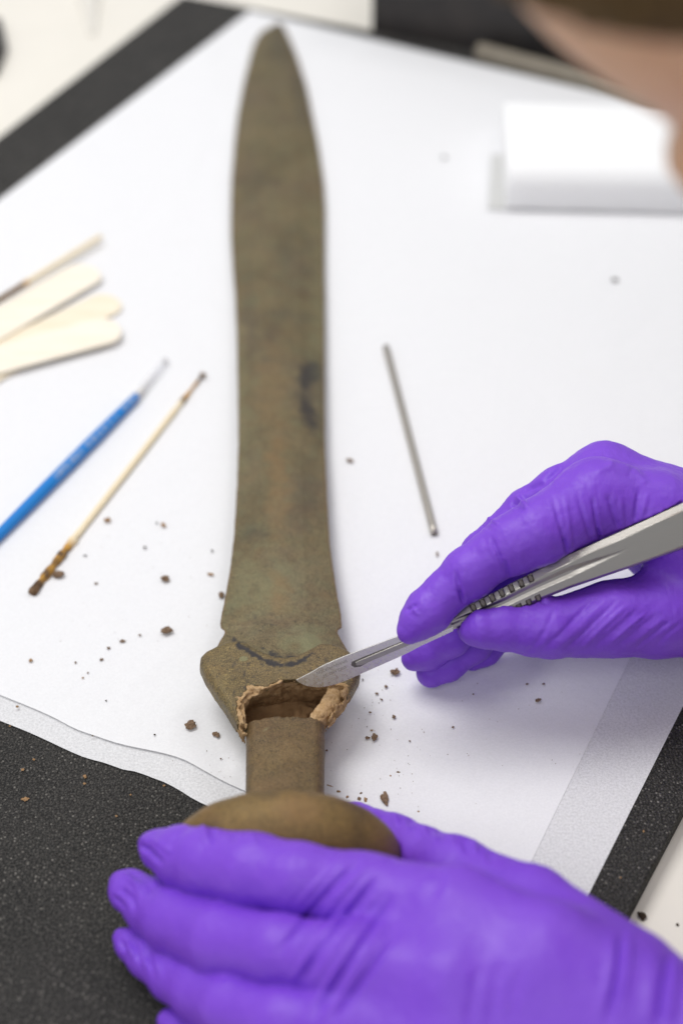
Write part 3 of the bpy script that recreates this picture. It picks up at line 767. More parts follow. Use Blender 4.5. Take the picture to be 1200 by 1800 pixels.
# keep the scalpel's channel clear of the hand
def scal_clear(p):
    q = p - ST.astype(np.float32); s = q @ sa.astype(np.float32); w = q @ swv.astype(np.float32); h = q @ sn.astype(np.float32)
    w0 = np.interp(s, dn[:, 0], dn[:, 1]); w1 = np.interp(s, up[:, 0], up[:, 1])
    return np.maximum(np.maximum(np.where(s > s_web, -0.23 - h, np.abs(h) - 0.23), np.abs(w - (w0 + w1) / 2) - (w1 - w0) / 2 - 0.02), np.maximum(s0 - 2 - s, s - s1))
def rh(p): return np.maximum(np.maximum(f_rh(p), -scal_clear(p)), 0.07 - p[:, 2])
Vh, Fh = nets(rh, lo, hi, 0.056, 1)
sr = []
for a, b, w, dp in [((450, 455), (512, 600), 5, -.06), ((312, 590), (340, 705), 5, -.055), ((505, 545), (520, 610), 4, -.08), ((325, 660), (345, 715), 4, -.07), ((118, 742), (160, 718), 4, -.05), ((135, 720), (168, 760), 4, .03),
                    ((690, 300), (748, 505), 5, -.05), ((740, 300), (765, 500), 5, .03), ((785, 290), (842, 470), 5, -.045), ((845, 300), (870, 455), 4, -.06), ((905, 290), (945, 425), 5, -.05), ((955, 300), (965, 420), 5, .03), ((1025, 270), (1010, 400), 5, -.05), ((1060, 280), (1040, 370), 5, .03),
                    ((735, 460), (748, 520), 4, -.08), ((865, 420), (880, 465), 4, -.07),
                    ((545, 292), (595, 335), 5, .07), ((530, 320), (580, 350), 5, -.06), ((430, 375), (480, 400), 5, .05), ((400, 395), (450, 425), 5, -.04), ((660, 235), (735, 172), 6, -.08), ((690, 250), (760, 190), 7, .04),
                    ((570, 275), (660, 245), 6, -.05), ((900, 165), (1000, 190), 12, .05), ((1000, 190), (1060, 250), 10, .04), ((860, 200), (930, 160), 9, .03)]:
    sr.append(([Z2(*a), Z2(*b)], w, dp))
for i, (a, m_, b, w, dp) in enumerate([((560, 925), (640, 850), (720, 690), 8, -.03), ((640, 905), (740, 810), (862, 680), 6, -.07), ((690, 905), (800, 800), (905, 690), 6, .05), ((735, 900), (840, 800), (945, 695), 6, -.08), ((800, 890), (890, 800), (985, 715), 6, .05),
                     ((840, 895), (940, 810), (1030, 730), 6, -.075), ((900, 880), (975, 815), (1065, 740), 5, .045), ((930, 890), (1020, 815), (1095, 755), 5, -.065), ((985, 880), (1060, 820), (1125, 770), 5, .04), ((1010, 890), (1085, 830), (1150, 780), 5, -.06), ((1090, 880), (1140, 830), (1190, 790), 5, -.04),
                     ((640, 690), (660, 700), (690, 680), 5, .09), ((635, 675), (640, 700), (665, 715), 4, -.07)]):
    sr.append(([Z2(*a), Z2(*m_), Z2(*b)], w * (0.7 + 0.25 * (i % 3)), dp * (0.75, 0.45, 0.6, 0.35)[i % 4] if i < 11 else dp))
Vh = sculpt(Vh, Fh, sr)
Vh = Vh + vnormals(Vh, Fh) * (0.010 * vnoise(Vh, 7, 15))[:, None]

# left hand, steadying the pommel
l_palm = [
    [(645, 1572, 4.7, 66), (800, 1610, 5.2, 84), (960, 1685, 5.4, 98), (1230, 1830, 4.9, 96), (1500, 1890, 4.6, 120)],
    [(622, 1694, 4.7, 66), (800, 1730, 5.0, 90), (1250, 1840, 4.7, 115), (1500, 1890, 4.6, 120)],
    [(612, 1810, 4.0, 64), (800, 1850, 4.2, 92), (1250, 1890, 4.4, 110), (1500, 1900, 4.6, 118)],
    [(640, 1900, 3.2, 60), (850, 1950, 3.4, 80), (1250, 1930, 4.2, 100), (1500, 1920, 4.6, 110)],
    [(800, 1535, 2.9, 58), (930, 1600, 3.8, 77), (1100, 1722, 4.5, 92)],
]
l_f = [
    [(264, 1484, 3.0, 20), (280, 1492, 3.1, 34), (321, 1505, 3.35, 54), (367, 1516, 3.7, 61), (445, 1532, 4.3, 66), (527, 1547, 4.7, 64), (645, 1572, 4.7, 66)],
    [(214, 1552, 1.5, 22), (228, 1565, 1.6, 36), (270, 1594, 1.9, 50), (307, 1617, 2.3, 57), (390, 1653, 3.3, 63), (490, 1671, 4.2, 62), (622, 1694, 4.7, 66)],
    [(214, 1648, 0.75, 16), (230, 1660, 0.8, 27), (262, 1683, 1.0, 37), (307, 1714, 1.4, 46), (353, 1742, 2.0, 53), (408, 1768, 2.8, 57), (500, 1797, 3.6, 60), (612, 1812, 4.0, 63)],
    [(300, 1795, 0.6, 24), (350, 1830, 1.0, 40), (420, 1870, 1.8, 48), (520, 1900, 2.8, 54), (640, 1900, 3.2, 58)],
    [(585, 1446, 0.95, 36), (620, 1458, 1.1, 46), (690, 1486, 1.6, 54), (740, 1508, 2.2, 54), (800, 1535, 2.9, 58)],
]
f_lh, lo, hi = hand(l_palm, l_f, [0.5, 0.5, 0.5, 0.5, 0.6])
hi[0] = min(hi[0], P(1440, 1790, 5)[0] + 0.3); lo[2] = -0.2
def lh(p): return np.maximum(np.maximum(f_lh(p), -(f_pommel(p) - 0.01)), 0.0 - p[:, 2])
Vl, Fl = nets(lh, lo, hi, 0.062, 1)
sl = []
for pts, w, dp in [([(1010, 280), (900, 390), (790, 520), (700, 640)], 9, -.07), ([(1045, 300), (930, 430), (830, 550), (740, 680)], 8, .05), ([(1075, 350), (960, 490), (860, 620), (760, 770)], 9, -.09), ([(1110, 380), (1000, 520), (900, 660), (800, 800)], 8, .055),
                   ([(1130, 430), (1020, 590), (920, 740), (820, 890)], 9, -.085), ([(1150, 480), (1040, 640), (950, 790), (870, 900)], 8, .05), ([(1150, 560), (1060, 690), (960, 830), (900, 916)], 9, -.06), ([(980, 250), (860, 360), (760, 470)], 8, .04),
                   ([(1010, 300), (940, 370), (880, 430)], 5, -.05), ([(880, 560), (820, 660), (770, 760)], 6, -.05), ([(950, 700), (880, 820), (830, 916)], 6, -.06),
                   ([(430, 150), (445, 185), (440, 230)], 6, -.07), ([(400, 150), (415, 180), (412, 220)], 6, .06), ([(520, 185), (525, 215)], 6, -.04), ([(590, 185), (610, 225)], 6, .03), ([(160, 230), (200, 250), (250, 300)], 9, -.07), ([(175, 200), (225, 215), (290, 260)], 9, .03),
                   ([(100, 340), (150, 380), (170, 430)], 8, .05), ([(85, 400), (130, 430), (150, 480)], 7, -.06), ([(120, 330), (190, 370), (215, 430)], 8, -.03), ([(70, 430), (110, 470)], 6, -.05),
                   ([(90, 590), (110, 640)], 6, -.06), ([(120, 600), (145, 660)], 6, .05), ([(140, 600), (165, 680)], 6, -.06), ([(170, 630), (195, 705)], 6, .045), ([(195, 640), (215, 720)], 6, -.05), ([(225, 660), (245, 740)], 7, .03)]:
    sl.append(([Z4(*q) for q in pts], w * (0.7 if w >= 8 else 0.9), dp * (1.55 if w >= 8 and dp < 0 else 1.1)))
for pts, w, dp in [([(985, 520), (975, 640), (955, 740), (930, 840)], 10, -.09), ([(1010, 530), (1000, 640), (985, 760)], 9, .05), ([(955, 540), (945, 660), (920, 780)], 12, .04), ([(1150, 590), (1135, 700), (1115, 840)], 10, -.10), ([(1180, 610), (1165, 720), (1150, 840)], 9, .06), ([(1090, 560), (1085, 700), (1070, 840)], 14, .03),
                   ([(560, 600), (540, 720), (530, 840)], 14, -.03), ([(620, 640), (600, 740), (590, 840)], 12, -.03), ([(480, 640), (460, 740), (450, 840)], 12, -.03), ([(320, 290), (340, 340), (310, 400)], 16, -.05), ([(390, 270), (480, 290), (600, 330)], 25, .04),
                   ([(240, 120), (250, 160)], 6, -.06), ([(290, 145), (300, 185)], 6, .05), ([(340, 155), (350, 200)], 6, -.06), ([(385, 178), (395, 220)], 6, .05), ([(430, 188), (440, 240)], 6, -.07), ([(465, 195), (470, 240)], 6, .08), ([(520, 230), (525, 270)], 7, -.05), ([(110, 90), (130, 130)], 6, -.04), ([(185, 100), (195, 150)], 8, .05)]:
    sl.append(([Z5(*q) for q in pts], w, dp))
Vl = sculpt(Vl, Fl, sl)
Vl = Vl + vnormals(Vl, Fl) * (0.010 * vnoise(Vl, 6, 25))[:, None]

# ------------------------------------------------------------------ the person leaning in from the right
HC = D_(1704, -530, 28.5)                                     # centre of the skull
gz_ = P(505, 1195, 2) - HC; g = gz_ / np.linalg.norm(gz_)
upv = np.array([-0.90, 0.05, 0.42]); upv -= (upv @ g) * g; upv /= np.linalg.norm(upv)
lf = np.cross(upv, g)
HA = np.stack([lf, g, upv])
def hp(l, f, u): return HC + l * lf + f * g + u * upv
NK = hp(0, -3.5, -11); sh_l, sh_r = np.array([47, 6, 24.0]), np.array([47, 44, 24.0])
wl, wr = P(1470, 1860, 4.6), P(1440, 1050, 4.6)
el_l, el_r = np.array([33, 6, 6.0]), np.array([36, 44, 7.0])
chest = np.array([54, 25, 18.0]); belly = np.array([62, 25, -8.0]); hips = np.array([60, 25, -30.0])
def head_f(p):
    d = ellip(p, HC + 1.2 * upv - 0.6 * g, HA, (7.4, 9.2, 8.6))
    d = smin(d, ellip(p, hp(0, 3.4, -5.2), HA, (5.6, 5.4, 6.6)), 3.0)          # jaw and face
    d = smin(d, cap(p, hp(0, 7.4, -1.2), hp(0, 9.4, -4.8), 0.7, 1.1), 1.6)    # nose
    for s in (1, -1):
        d = np.maximum(d, -(ellip(p, hp(s * 3.1, 9.6, 0.3), HA, (1.6, 1.3, 1.0))) - 0.0) if False else d
        eye = ellip(p, hp(s * 3.1, 8.7, 0.2), HA, (1.7, 1.0, 1.1))
        d = -smin(-d, eye, 0.9)
        d = smin(d, ellip(p, hp(s * 3.1, 7.9, 0.2), HA, (1.15, 1.1, 0.95)), 0.25)
        ear = ellip(p, hp(s * 7.3, -0.8, -0.8), HA, (0.8, 1.7, 2.9)); d = smin(d, ear, 0.4)
    d = smin(d, ellip(p, hp(0, 8.2, -6.2), HA, (2.2, 0.9, 0.55)), 0.4)         # lips
    d = smin(d, ellip(p, hp(0, 7.2, -10.0), HA, (1.9, 1.6, 1.5)), 1.2)         # chin
    return d
def body_f(p, grow=0.0):
    d = cap(p, chest, belly, 14, 13); d = smin(d, cap(p, belly, hips, 13, 15), 5)
    d = smin(d, cap(p, sh_l, sh_r, 5.5, 5.5), 6)
    for sh, el, w in ((sh_l, el_l, wl), (sh_r, el_r, wr)):
        d = smin(d, chain(p, [sh, el, w], [5.2, 4.2, 2.5 if grow == 0 else 2.75], 2.0), 2.5)
    return d - grow
def person_f(p):
    neck = cap(p, hp(0, -2.5, -5), 0.5 * (sh_l + sh_r) + [0, 0, 3], 5.4, 6.5)
    return smin(smin(head_f(p), neck, 2.5), body_f(p), 3.0)
person = thing("person", (60, 25, -30), "person in purple gloves leaning in from the right over the sword", "person")
allp = np.array([hp(0, 12, 0), hp(-9, 0, 11), hp(9, -11, 0), hips, belly, sh_l, sh_r, wl, wr, el_l, el_r])
Vb, Fb = nets(person_f, allp.min(0) - [4, 12, 12], allp.max(0) + [18, 12, 6], 0.62, 1)
mesh_obj("body", Vb, Fb, M_skin, person)
lo = np.array([min(wl[0], wr[0]) - 1.5, -12, -46]); hi = np.array([82, 62, 40])
def jump_f(p):
    d = body_f(p, 0.55) + 0.25 * vnoise(p, 0.25, 3)
    return np.maximum(d, np.where(p[:, 1] > 30, wr[0], wl[0]) - 0.6 - p[:, 0])
Vj, Fj = nets(jump_f, lo, hi, 0.8, 1)
mesh_obj("jumper", Vj, Fj, M_navy, person)
HAIRC = -1.45
def hair_f(p):
    q = (p - HC.astype(np.float32)) @ HA.T.astype(np.float32)
    d = ellip(p, HC + 1.2 * upv - 0.6 * g, HA, (7.85, 9.6, 9.1)) + 0.15 * vnoise(p, 0.9, 3) + 0.1 * vnoise(p, 3, 4)
    line = q[:, 1] * 0.80 - q[:, 2] * 0.60 + HAIRC               # front hairline: in front of and below this is face
    ears = np.maximum(-(q[:, 2] + 2.0), q[:, 1] - 1.5)
    return np.maximum(np.maximum(d, line), -(q[:, 2] + 6.5 - 0.0 * q[:, 1]))
Vi, Fi = nets(hair_f, HC - 12.5, HC + 12.5, 0.28, 1)
mesh_obj("hair", Vi, Fi, M_hair, person)
tag(mesh_obj("glove", Vh, Fh, M_glove, person), "purple nitrile glove on the hand holding the scalpel")
tag(mesh_obj("glove", Vl, Fl, M_glove, person), "purple nitrile glove on the hand holding the pommel")

# ------------------------------------------------------------------ tools on the paper
def stadium(a, b, w0, w1, n=10):
    """flat stick outline from end a to end b, round at both ends"""
    a, b = np.asarray(a)[:2], np.asarray(b)[:2]; d = (b - a) / np.linalg.norm(b - a); nn = np.array([-d[1], d[0]])
    out = []
    for i in range(n + 1):
        th = math.pi / 2 - math.pi * i / n; out.append(b + (d * math.cos(th)) * w1 * 0.75 + nn * math.sin(th) * w1 - d * w1 * 0.75)
    for i in range(n + 1):
        th = -math.pi / 2 - math.pi * i / n; out.append(a + (d * math.cos(th)) * w0 * 0.75 + nn * math.sin(th) * w0 + d * w0 * 0.75)
    return np.array(out)
def depressor(tip, through, z, w, label, length=15, tilt=0.0, mat=None):
    b = P(*tip, z); c = P(*through, z); d = (c - b); d /= np.linalg.norm(d); a = b + d * length
    V, F = slab(stadium(a, b, w, w), z, z + 0.125, 0.03)
    V = np.array(V); V[:, 2] += tilt * np.linalg.norm(V[:, :2] - a[:2], axis=1) / length
    o = mesh_obj("wooden_spatula", V, F, mat or M_wood, origin=((a + b) / 2 * [1, 1, 0] + [0, 0, z]).tolist(), smooth=False, attrs=dict(soil=np.zeros(len(V)), ochre=np.zeros(len(V))))
    return tag(o, label, "wooden spatula", "flat wooden spatulas at the left")
depressor((206, 528), (80, 588), 0.09, 0.88, "flat wooden spatula mostly covered by the other two, its round tip between theirs")
depressor((166, 474), (60, 536), 0.22, 0.96, "flat wooden spatula with its round end farthest up, under the thin skewer", mat=M_wood2)
depressor((211, 577), (100, 607), 0.28, 0.96, "flat wooden spatula nearest the blue brush, lying on top of the pile", mat=M_wood2)
depressor((75, 612), (5, 655), 0.095, 0.42, "narrow wooden stick end poking out below the top spatula")

def rod(name, a, b, r, z, mat, label, cat, segs=60, rfun=None, attr=None, group=None, n=14):
    A, B = P(*a, z), P(*b, z); T = np.linspace(0, 1, segs)
    pts = [A + (B - A) * t for t in T]; rs = [(rfun(t) if rfun else r) for t in T]
    V, F = tube(pts, rs, n)
    at = {k: np.repeat([fn(t) for t in T], n) for k, fn in (attr or {}).items()}
    o = mesh_obj(name, V, F, mat, origin=((A + B) / 2 * [1, 1, 0]).tolist(), attrs=at)
    return tag(o, label, cat, group)
zero = lambda t: 0.0
# thin skewer at the top of the spatula pile
A, B = (-70, 570), (177, 416)
rod("wooden_skewer", A, B, 0.13, 0.40, M_bamboo, "thin pale wooden skewer across the spatulas with a brown stained stretch", "skewer",
    attr=dict(soil=lambda t: 0.85 if t < 0.44 else 0.0, ochre=lambda t: 0.9 if t < 0.47 else 0.0))
# soiled skewer lying alone
def sk_r(t):
    if t > 0.82: return 0.105 + 0.02 * math.sin(t * 60) - 0.085 * max(0, (t - 0.86) / 0.14)
    if t < 0.25: return 0.150 + 0.022 * math.sin(t * 97) + 0.015 * math.sin(t * 211)
    return 0.125
sk = thing("wooden_skewer", P(205, 850, 0), "thin wooden skewer with soil caked on both ends, lying beside the blue brush", "skewer")
A, B = P(56, 1043, 0.14), P(357, 658, 0.14); T = np.linspace(0, 1, 160)
V, F = tube([A + (B - A) * t + np.array([0, 0, 0.0]) for t in T], [sk_r(t) for t in T], 14)
tt = np.repeat(T, 14); nz = vnoise(V, 3.2, 4) * .6 + vnoise(V, 8, 6) * .5
soil = np.clip(((0.20 - tt) * 9 + nz * 1.3) * 1.6, 0, 1); soil = np.maximum(soil, np.clip(((tt - 0.93) * 14 + nz) * 1.4, 0, 1)); soil = np.maximum(soil, np.clip(1.4 - np.abs(tt - 0.862) / 0.012, 0, 1) * .7)
och = np.maximum(np.clip((0.215 - tt) * 30, 0, 1), np.clip((tt - 0.855) * 60, 0, 1)); soil *= np.where((tt > 0.04) & (tt < 0.14), np.clip(0.55 - nz * 2.0, 0, 1), 1)
V = V + (0.03 * vnoise(V, 9, 3) * np.clip((0.24 - tt) * 12, 0, 1))[:, None] * np.array([1, 1, 1])
V[:, 2] = np.maximum(V[:, 2], 0.04)
mesh_obj("shaft", V, F, M_bamboo, sk, attrs=dict(soil=soil, ochre=och))
def lump(c, sx, sy, sz, rot, seed, n=2):
    import bmesh
    bm = bmesh.new(); bmesh.ops.create_icosphere(bm, subdivisions=n, radius=1.0)
    VV = np.array([v.co[:] for v in bm.verts]); FF = [[v.index for v in f.verts] for f in bm.faces]; bm.free()
    k = 1 + 0.45 * vnoise(VV + seed * 3.7, 1.2, seed % 17) + 0.42 * vnoise(VV + seed, 2.4, seed % 13) + 0.25 * vnoise(VV + seed, 5, seed % 7); k = np.maximum(k, 0.25)
    VV = VV * k[:, None] * [sx, sy, sz]; ca, sa_ = math.cos(rot), math.sin(rot)
    VV = np.column_stack([VV[:, 0] * ca - VV[:, 1] * sa_, VV[:, 0] * sa_ + VV[:, 1] * ca, VV[:, 2]])
    VV[:, 2] -= VV[:, 2].min()
    return VV + np.asarray(c), FF
V, F = lump(P(357, 664, 0.06), 0.15, 0.13, 0.11, 0.3, 5); mesh_obj("soil_clod", V, F, M_soil, sk)
# steel tube
A, B = P(678, 610, 0.17), P(763, 938, 0.17); d = (B - A) / np.linalg.norm(B - A); r = 0.145
T = np.linspace(0, 1, 40)
V, F = tube([A + (B - A) * t for t in T] + [B, B - d * 0.5], [r] * 40 + [r * 0.62, r * 0.6], 20)
o = mesh_obj("steel_tube", V, F, M_rod, origin=((A + B) / 2 * [1, 1, 0]).tolist())
tag(o, "thin grey steel tube lying on the paper right of the blade", "tube")
# blue brush with a clear sleeve over its tip
br = thing("paint_brush", P(100, 840, 0), "fine blue brush with a clear plastic sleeve over its tip", "brush")
A, B = P(-90, 1030, 0.24), P(240, 697, 0.24); T = np.linspace(0, 1, 200)
pts = [A + (B - A) * t for t in T]; n = 20
rs = [0.155 + 0.085 * math.sin(min(1, t / 0.62) * math.pi * 0.5) - 0.06 * max(0, (t - 0.75) / 0.25) for t in T]
V, F = tube(pts, rs, n); tt = np.repeat(T, n); th = np.tile(np.arange(n) / n, len(T))
pr = np.zeros(len(V)); bands = [(0.525, 0.60), (0.612, 0.655), (0.66, 0.675), (0.695, 0.72), (0.727, 0.752), (0.76, 0.78), (0.79, 0.815), (0.825, 0.84), (0.862, 0.872), (0.905, 0.93), (0.94, 0.965)]
topm = (th > 0.06) & (th < 0.30)
for a, b in bands: pr = np.maximum(pr, ((tt > a) & (tt < b) & topm) * 1.0)
pr *= np.clip(0.75 + 0.5 * vnoise(V, 6, 2), 0, 1)
mesh_obj("brush_handle", V, F, M_blue, br, attrs=dict(print=pr))
A2, B2 = P(232, 706, 0.24), P(291, 634, 0.24); T = np.linspace(0, 1, 20)
V, F = tube([A2 + (B2 - A2) * t for t in T] + [B2 + (A2 - B2) * t for t in T], [0.205 - 0.05 * t for t in T] + [0.18 - 0.045 * (1 - t) - 0.005 for t in T], 20, caps=False)
mesh_obj("clear_sleeve", V, F, M_clear, br)
V, F = tube([A2 + (B2 - A2) * t for t in (0.02, 0.3, 0.34, 0.7)], [0.12, 0.10, 0.05, 0.01], 12); mesh_obj("bristles", V, F, M_pale, br)
V, F = lump(P(290, 637, 0.12), 0.09, 0.08, 0.08, 0, 3); mesh_obj("sleeve_tip", V, F, M_rod, br)

# ------------------------------------------------------------------ background
# white foam block and a thin grey sheet that paints the shadow at its left end
blk = [P(888, 372, 0), P(1330, 382, 0)]
ed_ = (blk[1] - blk[0]); ed_ /= np.linalg.norm(ed_); pr_ = np.array([-ed_[1], ed_[0], 0])
sh_ = P(886, 252, 0) - P(888, 372, 0)
q = [blk[0], blk[0] + ed_ * 18, blk[0] + ed_ * 18 + pr_ * 7.4, blk[0] + pr_ * 7.4 + ed_ * 0.55]
bq = np.array(q)
def blk_f(p):
    r = 1.05; d2 = poly2d(p, bq) + r; dz = np.maximum(p[:, 2] - 2.75, 0.10 - r * 0.75 - p[:, 2]) + r
    return np.maximum(np.minimum(np.maximum(d2, dz), 0) + np.hypot(np.maximum(d2, 0), np.maximum(dz, 0)) - r, 0.105 - p[:, 2])
def blk_g(p):
    u = (p - bq[0].astype(np.float32)) @ ed_.astype(np.float32)
    w = (p - bq[0].astype(np.float32)) @ pr_.astype(np.float32)
    r = 1.05; a = np.maximum(-w, w - 7.4) + r; b = np.abs(p[:, 2] - 0.35) - 1.85 + r
    return np.maximum(np.maximum(np.minimum(np.maximum(a, b), 0) + np.hypot(np.maximum(a, 0), np.maximum(b, 0)) - r, np.maximum(-u, u - 18)), 0.105 - p[:, 2])
V, F = nets(blk_g, bq.min(0) - [0.5, 0.5, 0.3], bq.max(0) + [0.5, 0.5, 3.2], 0.11)
tag(mesh_obj("foam_block", V, F, M_wfoam, origin=(q[0] + np.array([9, 3, 0])).tolist(), smooth=True), "thick white foam block at the upper right of the paper", "foam block")
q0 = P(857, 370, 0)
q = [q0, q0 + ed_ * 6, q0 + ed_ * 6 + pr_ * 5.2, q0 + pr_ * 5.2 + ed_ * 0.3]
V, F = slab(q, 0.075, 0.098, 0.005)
tag(mesh_obj("shadow_sheet", V, F, M_shadow, origin=(q[0] + np.array([3, 3, 0])).tolist(), smooth=False), "thin grey sheet standing in for the shadow at the left end of the white foam block", "painted shadow")

tdir = np.append(dirB / np.linalg.norm(dirB), 0); tn = np.array([-tdir[1], tdir[0], 0])
# black case beyond the mat
c0 = P(652, 53.5, MZ) + tn * 0.12; c0[2] = 0
q = [c0, c0 + tdir * 34, c0 + tdir * 34 + tn * 22, c0 + tn * 22]
case = thing("black_case", (c0 + tdir * 17 + tn * 11 + [0, 0, TZ]).tolist(), "black plastic case standing behind the far edge of the foam mat", "case")
V, F = slab(q, TZ + 0.004, 6.5, 0.25); mesh_obj("case_body", V, F, M_case, case, smooth=False)
q2 = [c0 - tdir * .15 - tn * .15, c0 + tdir * 34.15 - tn * .15, c0 + tdir * 34.15 + tn * 22.15, c0 - tdir * .15 + tn * 22.15]
V, F = slab(q2, 6.52, 8.0, 0.25); mesh_obj("case_lid", V, F, M_case, case, smooth=False)
# grey wooden bar on the far margin of the mat
b0, b1 = P(834, 100, 0.1), P(1052, 158, 0.1); bd = (b1 - b0) / np.linalg.norm(b1 - b0); bn = np.array([-bd[1], bd[0], 0])
q = [b0, b0 + bd * 16, b0 + bd * 16 + bn * 0.55, b0 + bn * 0.55]
V, F = slab(q, MZ + 0.004, 0.75, 0.06)
tag(mesh_obj("wooden_bar", V, F, M_bar, origin=(b0 + bd * 8).tolist(), smooth=False), "narrow grey beige wooden bar along the far edge of the paper", "bar")
# dark mat corner at the far left and a pale pipette tip
k0 = P(13, 92, TZ)
q = [P(13, 92, TZ), P(-4, 135, TZ), P(-160, 160, TZ), P(-160, 20, TZ), P(3, 45, TZ)]
V, F = slab(q, TZ + 0.004, TZ + 0.5, 0.05)
tag(mesh_obj("dark_block", V, F, M_case, origin=P(-60, 95, TZ).tolist(), smooth=False), "small black block at the left edge of the cream table", "block")
A, B = P(163, 58, TZ + 0.15), P(150, -70, TZ + 0.5); T = np.linspace(0, 1, 24)
V, F = tube([A + (B - A) * t for t in T], [0.2 + 0.85 * t for t in T], 24)
V[:, 2] = TZ + 0.01 + np.maximum(V[:, 2] - TZ, 0) * 0.35
tag(mesh_obj("pale_cone", V, F, M_pale, origin=(A * [1, 1, 0] + [0, 0, TZ]).tolist()), "pale cone shaped nozzle lying on the cream table beyond the mat", "nozzle")

# ------------------------------------------------------------------ crumbs of soil
crumbs = [  # px, py, length px, width px, angle, material, label
 (190, 915, 13, 10, 0, 't', "light brown soil crumb beside the middle of the soiled skewer"),
 (287, 924, 15, 6, -1, 't', "thin tan soil flake between the skewer and the blade"),
 (276, 920, 6, 5, 0, 'd', None),
 (291, 1019, 16, 12, 0.3, 's', "angular brown crumb midway between skewer tip and sword blade"),
 (104, 1012, 24, 14, -0.4, 's', "flat brown flake touching the soiled lower end of the skewer"),
 (370, 1010, 16, 5, -0.5, 't', "thin crooked tan flake close to the blade's left edge"),
 (389, 1048, 11, 10, 0, 's', "round brown crumb touching the blade's left edge"),
 (293, 1111, 22, 14, 0.3, 's', "largest brown crumb left of the blade's notched shoulder"),
 (216, 1127, 13, 5, 0.1, 's', "small elongated brown crumb below the skewer's soiled end"),
 (191, 1140, 7, 5, 0.4, 's', None), (179, 1160, 9, 5, 0.6, 's', None), (246, 1117, 6, 4, 0, 's', None), (55, 1162, 8, 6, 0, 't', None), (133, 1165, 5, 4, 0, 's', None),
 (169, 1026, 9, 4, -0.1, 's', None), (150, 977, 9, 3, 0, 'd', None), (255, 963, 6, 5, 0, 'd', None), (373, 969, 5, 4, 0, 'd', None), (155, 1183, 4, 3, 0, 's', None), (146, 1192, 5, 3, .5, 't', None),
 (335, 1276, 24, 13, 0.5, 's', "large curled brown crumb left of the broken guard"),
 (380, 1292, 14, 9, -0.7, 's', "smaller brown crumb between the curled crumb and the grip"),
 (31, 1243, 6, 5, 0, 't', None), (187, 1232, 4, 3, 0, 'd', None), (272, 1292, 4, 3, 0, 'd', None), (163, 1294, 4, 3, 0, 's', None), (388, 1334, 4, 3, 0, 's', None),
 (694, 1183, 20, 11, 0.35, 's', "dark brown crumb just left of the bent gloved fingertips"),
 (678, 1208, 7, 6, 0, 's', None), (662, 1220, 8, 4, -0.4, 's', None), (670, 1230, 6, 4, -1, 's', None), (650, 1253, 6, 4, 0, 's', None), (691, 1261, 8, 7, 0, 's', None), (637, 1195, 4, 4, 0, 'd', None), (628, 1208, 4, 3, 0, 'd', None),
 (658, 1298, 15, 12, 0, 's', "ragged brown crumb right of the grip, the bigger of a close pair"),
 (645, 1298, 9, 6, 0.2, 's', "small brown crumb right of the grip, the lesser of a close pair"),
 (653, 1284, 7, 3, 0, 't', None), (796, 1279, 5, 4, 0, 's', None), (945, 1232, 11, 6, 0.5, 's', "dark crumb on its own in the right hand's shadow"),
 (926, 1203, 6, 4, 0, 's', None), (955, 1203, 6, 4, 0, 's', None), (831, 1221, 4, 3, 0, 's', None),
 (676, 1405, 14, 24, 0.2, 's', "tall brown crumb on the paper beyond the left thumb"),
 (642, 1407, 8, 8, 0, 't', None), (631, 1405, 7, 7, 0, 's', None), (610, 1402, 6, 5, 0, 't', None), (595, 1392, 8, 5, 0, 't', None), (580, 1382, 18, 3, -0.5, 't', "thin tan splinter beside the grip just above the pommel"),
 (634, 1395, 6, 4, .4, 's', None), (700, 1358, 7, 4, -0.2, 's', None), (686, 1364, 4, 4, 0, 't', None), (735, 1427, 6, 4, 0, 't', None), (574, 1320, 5, 4, 0, 's', None), (720, 1303, 4, 3, 0, 's', None),
 (615, 811, 15, 6, -0.6, 's', "crooked brown crumb between the blade and the steel tube"),
 (768, 975, 5, 9, 0, 's', None), (1080, 493, 12, 7, 0, 'd', None), (780, 278, 10, 6, 0, 'd', None),
]
mk_region = True
own = {(191, 1140): "second lowest crumb in the slanting row left of the guard", (179, 1160): "lowest crumb of the slanting row left of the guard", (246, 1117): "dark speck at the upper end of the slanting crumb row left of the guard",
 (55, 1162): "small tan crumb farthest left on the tissue, below the skewer's soiled tip", (169, 1026): "thin dark crumb right of the flat flake at the skewer's tip", (150, 977): "small dark sliver right of the skewer's soiled stretch",
 (276, 920): "dark speck touching the thin tan flake between skewer and blade", (31, 1243): "small tan crumb on the grey tissue margin at the left edge", (678, 1208): "small dark crumb nearest below the crumb by the gloved fingertips",
 (662, 1220): "thin slanting crumb right of the guard, upper of two slivers", (670, 1230): "short sliver right of the guard, lower of two slivers", (650, 1253): "small crumb closest to the guard's right shadow",
 (691, 1261): "roundish crumb above the ragged pair right of the grip", (642, 1407): "tan crumb touching the row next to the tall brown crumb", (631, 1405): "dark crumb left of the tan crumb by the left thumb", (595, 1392): "tan crumb nearest to the pommel's right side",
 (768, 975): "short upright crumb just below the steel tube's near end", (1080, 493): "grey speck alone on the tissue below the foam block", (780, 278): "faint grey speck between the blade tip and the foam block", (796, 1279): "small crumb alone in the middle of the tissue right of the grip",
 (700, 1358): "thin brown crumb farther back than the tall crumb by the thumb", (735, 1427): "tan crumb right beside the left thumb's upper edge", (653, 1284): "tan sliver just above the ragged crumb pair", (831, 1221): "speck closest to the curled gloved fingertips' right",
 (926, 1203): "left of two matching specks under the hand with the scalpel", (955, 1203): "right of two matching specks under the hand with the scalpel", (255, 963): "dark speck midway between the skewer and the blade"}
mats = dict(s=M_soil, t=M_tan, d=M_dsoil)
